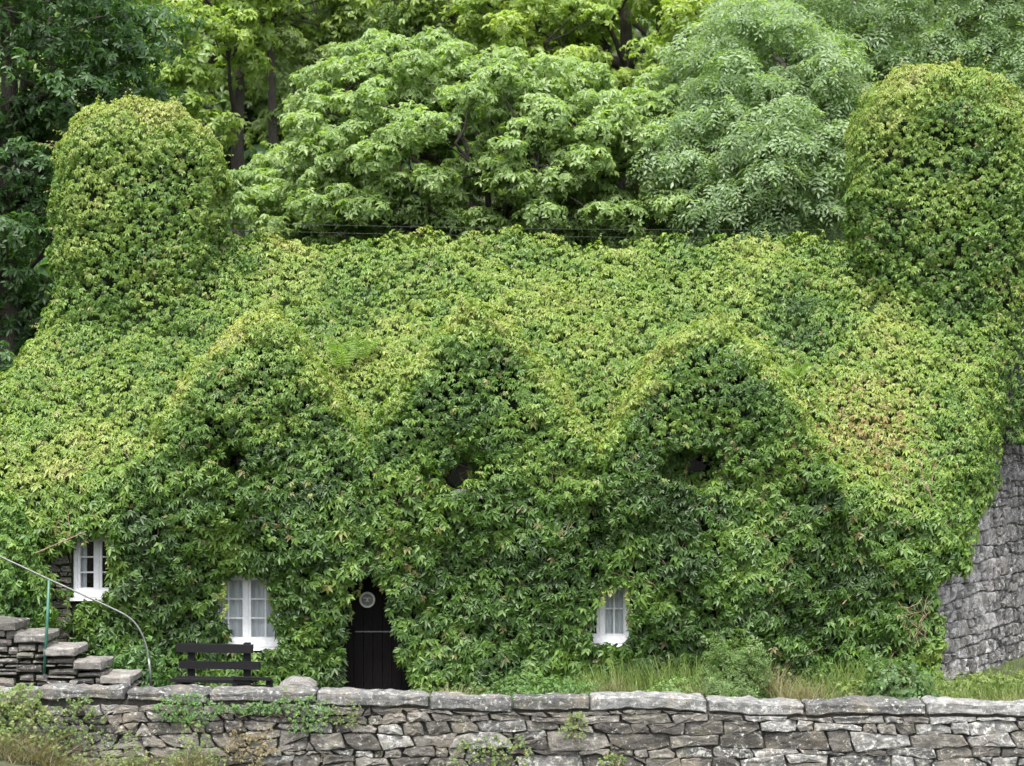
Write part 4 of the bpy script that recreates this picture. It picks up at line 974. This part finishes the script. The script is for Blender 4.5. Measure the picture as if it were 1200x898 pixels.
# plants on the face of the low wall
def patch(name, label, px0, px1, py0, py1, n, tpl, s, stops, tm, thick=.10, cat='wall plant', Y_=WY):
    tpl = TSK
    px_ = rng.uniform(px0, px1, n); py_ = rng.uniform(py0, py1, n); u = (px_ - px0) / (px1 - px0) * 2 - 1; v_ = (py_ - py0) / (py1 - py0) * 2 - 1
    q = np.stack([px_ * .05, py_ * .05, px_ * 0], 1); k = (u * u + v_ * v_ + .55 * noise(q, .55, 92)) < .85; px_, py_ = px_[k], py_[k]; n = len(px_)
    s_ = 25.8 / FPX; yy = Y_ - .06 - rng.random(n) * thick; p = np.stack([(px_ - 600) * s_, yy, CAMZ + (HOR - py_) * s_], 1)
    root = empty(name, (float(p[:, 0].mean()), Y_ - .05, float(p[:, 2].min())), label, cat)
    leaves_obj('foliage', [scatter(tpl, p, np.tile([0, -1, .7], (n, 1)) + rng.normal(0, .4, (n, 3)), rng.normal(0, .6, (n, 3)) + [0, -.3, -.5], s * np.exp(rng.normal(0, .25, n)), pal(tm + rng.normal(0, .18, n), stops))], M['leaf'], root, ORG[root.name])
    mb = MB(); mx, mz = p[:, 0], p[:, 2]
    for k in range(max(6, n // 40)):
        i_ = rng.integers(0, n); a = Vector(p[i_]); a.y = Y_ - .07; pts = [a + Vector((rng.normal(0, .02) * q, -.01 * q, -.05 * q)) for q in range(4)]; mb.tube(pts, .004, 3, False)
    mb.build('stem', M['stem'], root, ORG[root.name])
WV = [(.045, .085, .02), (.085, .14, .032), (.14, .19, .05), (.24, .245, .09)]
patch('trailing_ivy', 'small leaved ivy trailing over the wall top left of the bench', 182, 262, 808, 848, 400, TS, .030, SH, .45)
patch('trailing_ivy', 'small leaved ivy hanging over the wall below the boulder', 322, 388, 803, 860, 400, TS, .030, SH, .5)
patch('trailing_ivy', 'thin line of ivy creeping under the coping below the bench', 250, 335, 822, 836, 260, TS, .026, SH, .5, .05)
patch('wall_plant', 'yellow green leafy weeds spilling over the left end of the wall', -40, 62, 798, 872, 700, TS, .045, WV, .6, .25)
patch('wall_plant', 'weeds sprouting below the coping near the left end of the wall', 60, 130, 815, 880, 260, TS, .036, WV, .4, .12)
patch('wall_plant', 'leafy weed on the wall face below the middle coping slab', 655, 690, 833, 868, 150, TS, .032, WV, .6, .08)
patch('wall_plant', 'brambly weeds at the foot of the wall left of its middle', 520, 630, 858, 905, 260, TS, .036, WV, .5, .18)
patch('wall_plant', 'weedy growth at the foot of the wall below the trailing ivy', 255, 330, 846, 900, 380, TS, .030, [(.09, .10, .04), (.16, .13, .07), (.2, .16, .09), (.2, .24, .08)], .45, .15)
patch('wall_plant', 'thin weeds on the wall face below the plank door', 380, 430, 820, 850, 120, TS, .026, WV, .5, .06)
patch('wall_plant', 'small weed in a wall joint near the right end of the trailing brambles', 700, 735, 880, 900, 90, TS, .03, WV, .5, .08)
n = 9000; gx = rng.uniform(-7.3, -2.9, n) ; gy_ = rng.uniform(-4.9, -4.27, n); hh = (.22 + .14 * noise(np.stack([gx, gy_, gx * 0], 1), .8, 93)).clip(.06, 1) * rng.uniform(.4, 1.3, n) * sstep(-2.6, -4.6, gx) + .04
blades('weeds', gx, gy_, hh, rng.uniform(.008, .016, n), [(.05, .09, .025), (.12, .13, .055), (.19, .17, .10), (.13, .10, .07), (.33, .29, .21)], .55, 'tangled dry grass and weeds at the foot of the wall on the left', 'weeds', 1.3, tv=.3)
n = 2200; gx = rng.uniform(-7.3, -3.2, n); gy_ = rng.uniform(-4.8, -4.3, n); q = np.stack([gx, gy_, gz(gx, gy_) + rng.random(n) ** 1.5 * .42 * (1 + .6 * noise(np.stack([gx, gy_, gx * 0], 1), .9, 94))], 1)
leaves_obj('weed_leaves', [scatter(TSK, q, rng.normal(0, .4, (n, 3)) + [0, -.6, .8], rng.normal(0, 1, (n, 3)), rng.uniform(.02, .045, n), pal(rng.uniform(.1, .9, n), WV))], M['leaf'], None, (-5.3, -4.5, -.4))
tag(bpy.data.objects['weed_leaves'], 'low broad leaved weeds among the dry grass at the wall foot', 'weeds')
for px_, h_, n, lb in ((232, .34, 150, 'upright straw coloured grass tuft at the wall foot on the left'), (150, .26, 120, 'short dry grass tuft at the wall foot near the left end'), (590, .2, 110, 'small green grass tuft at the wall foot among the brambles')):
    x_ = (px_ - 600) * 25.5 / FPX; a = rng.uniform(0, 6.28, n); q = rng.random(n) ** .6 * .13; z0 = CAMZ + (HOR - 905) * 25.5 / FPX
    blades('grass_tuft', x_ + np.cos(a) * q, -4.45 + np.sin(a) * q * .5, h_ * rng.uniform(.6, 1.3, n), rng.uniform(.006, .012, n), DRY, .5, lb, 'grass tuft', .4, None)
print('triangles', sum(len(o.data.polygons) for o in SC.objects if o.type == 'MESH'))
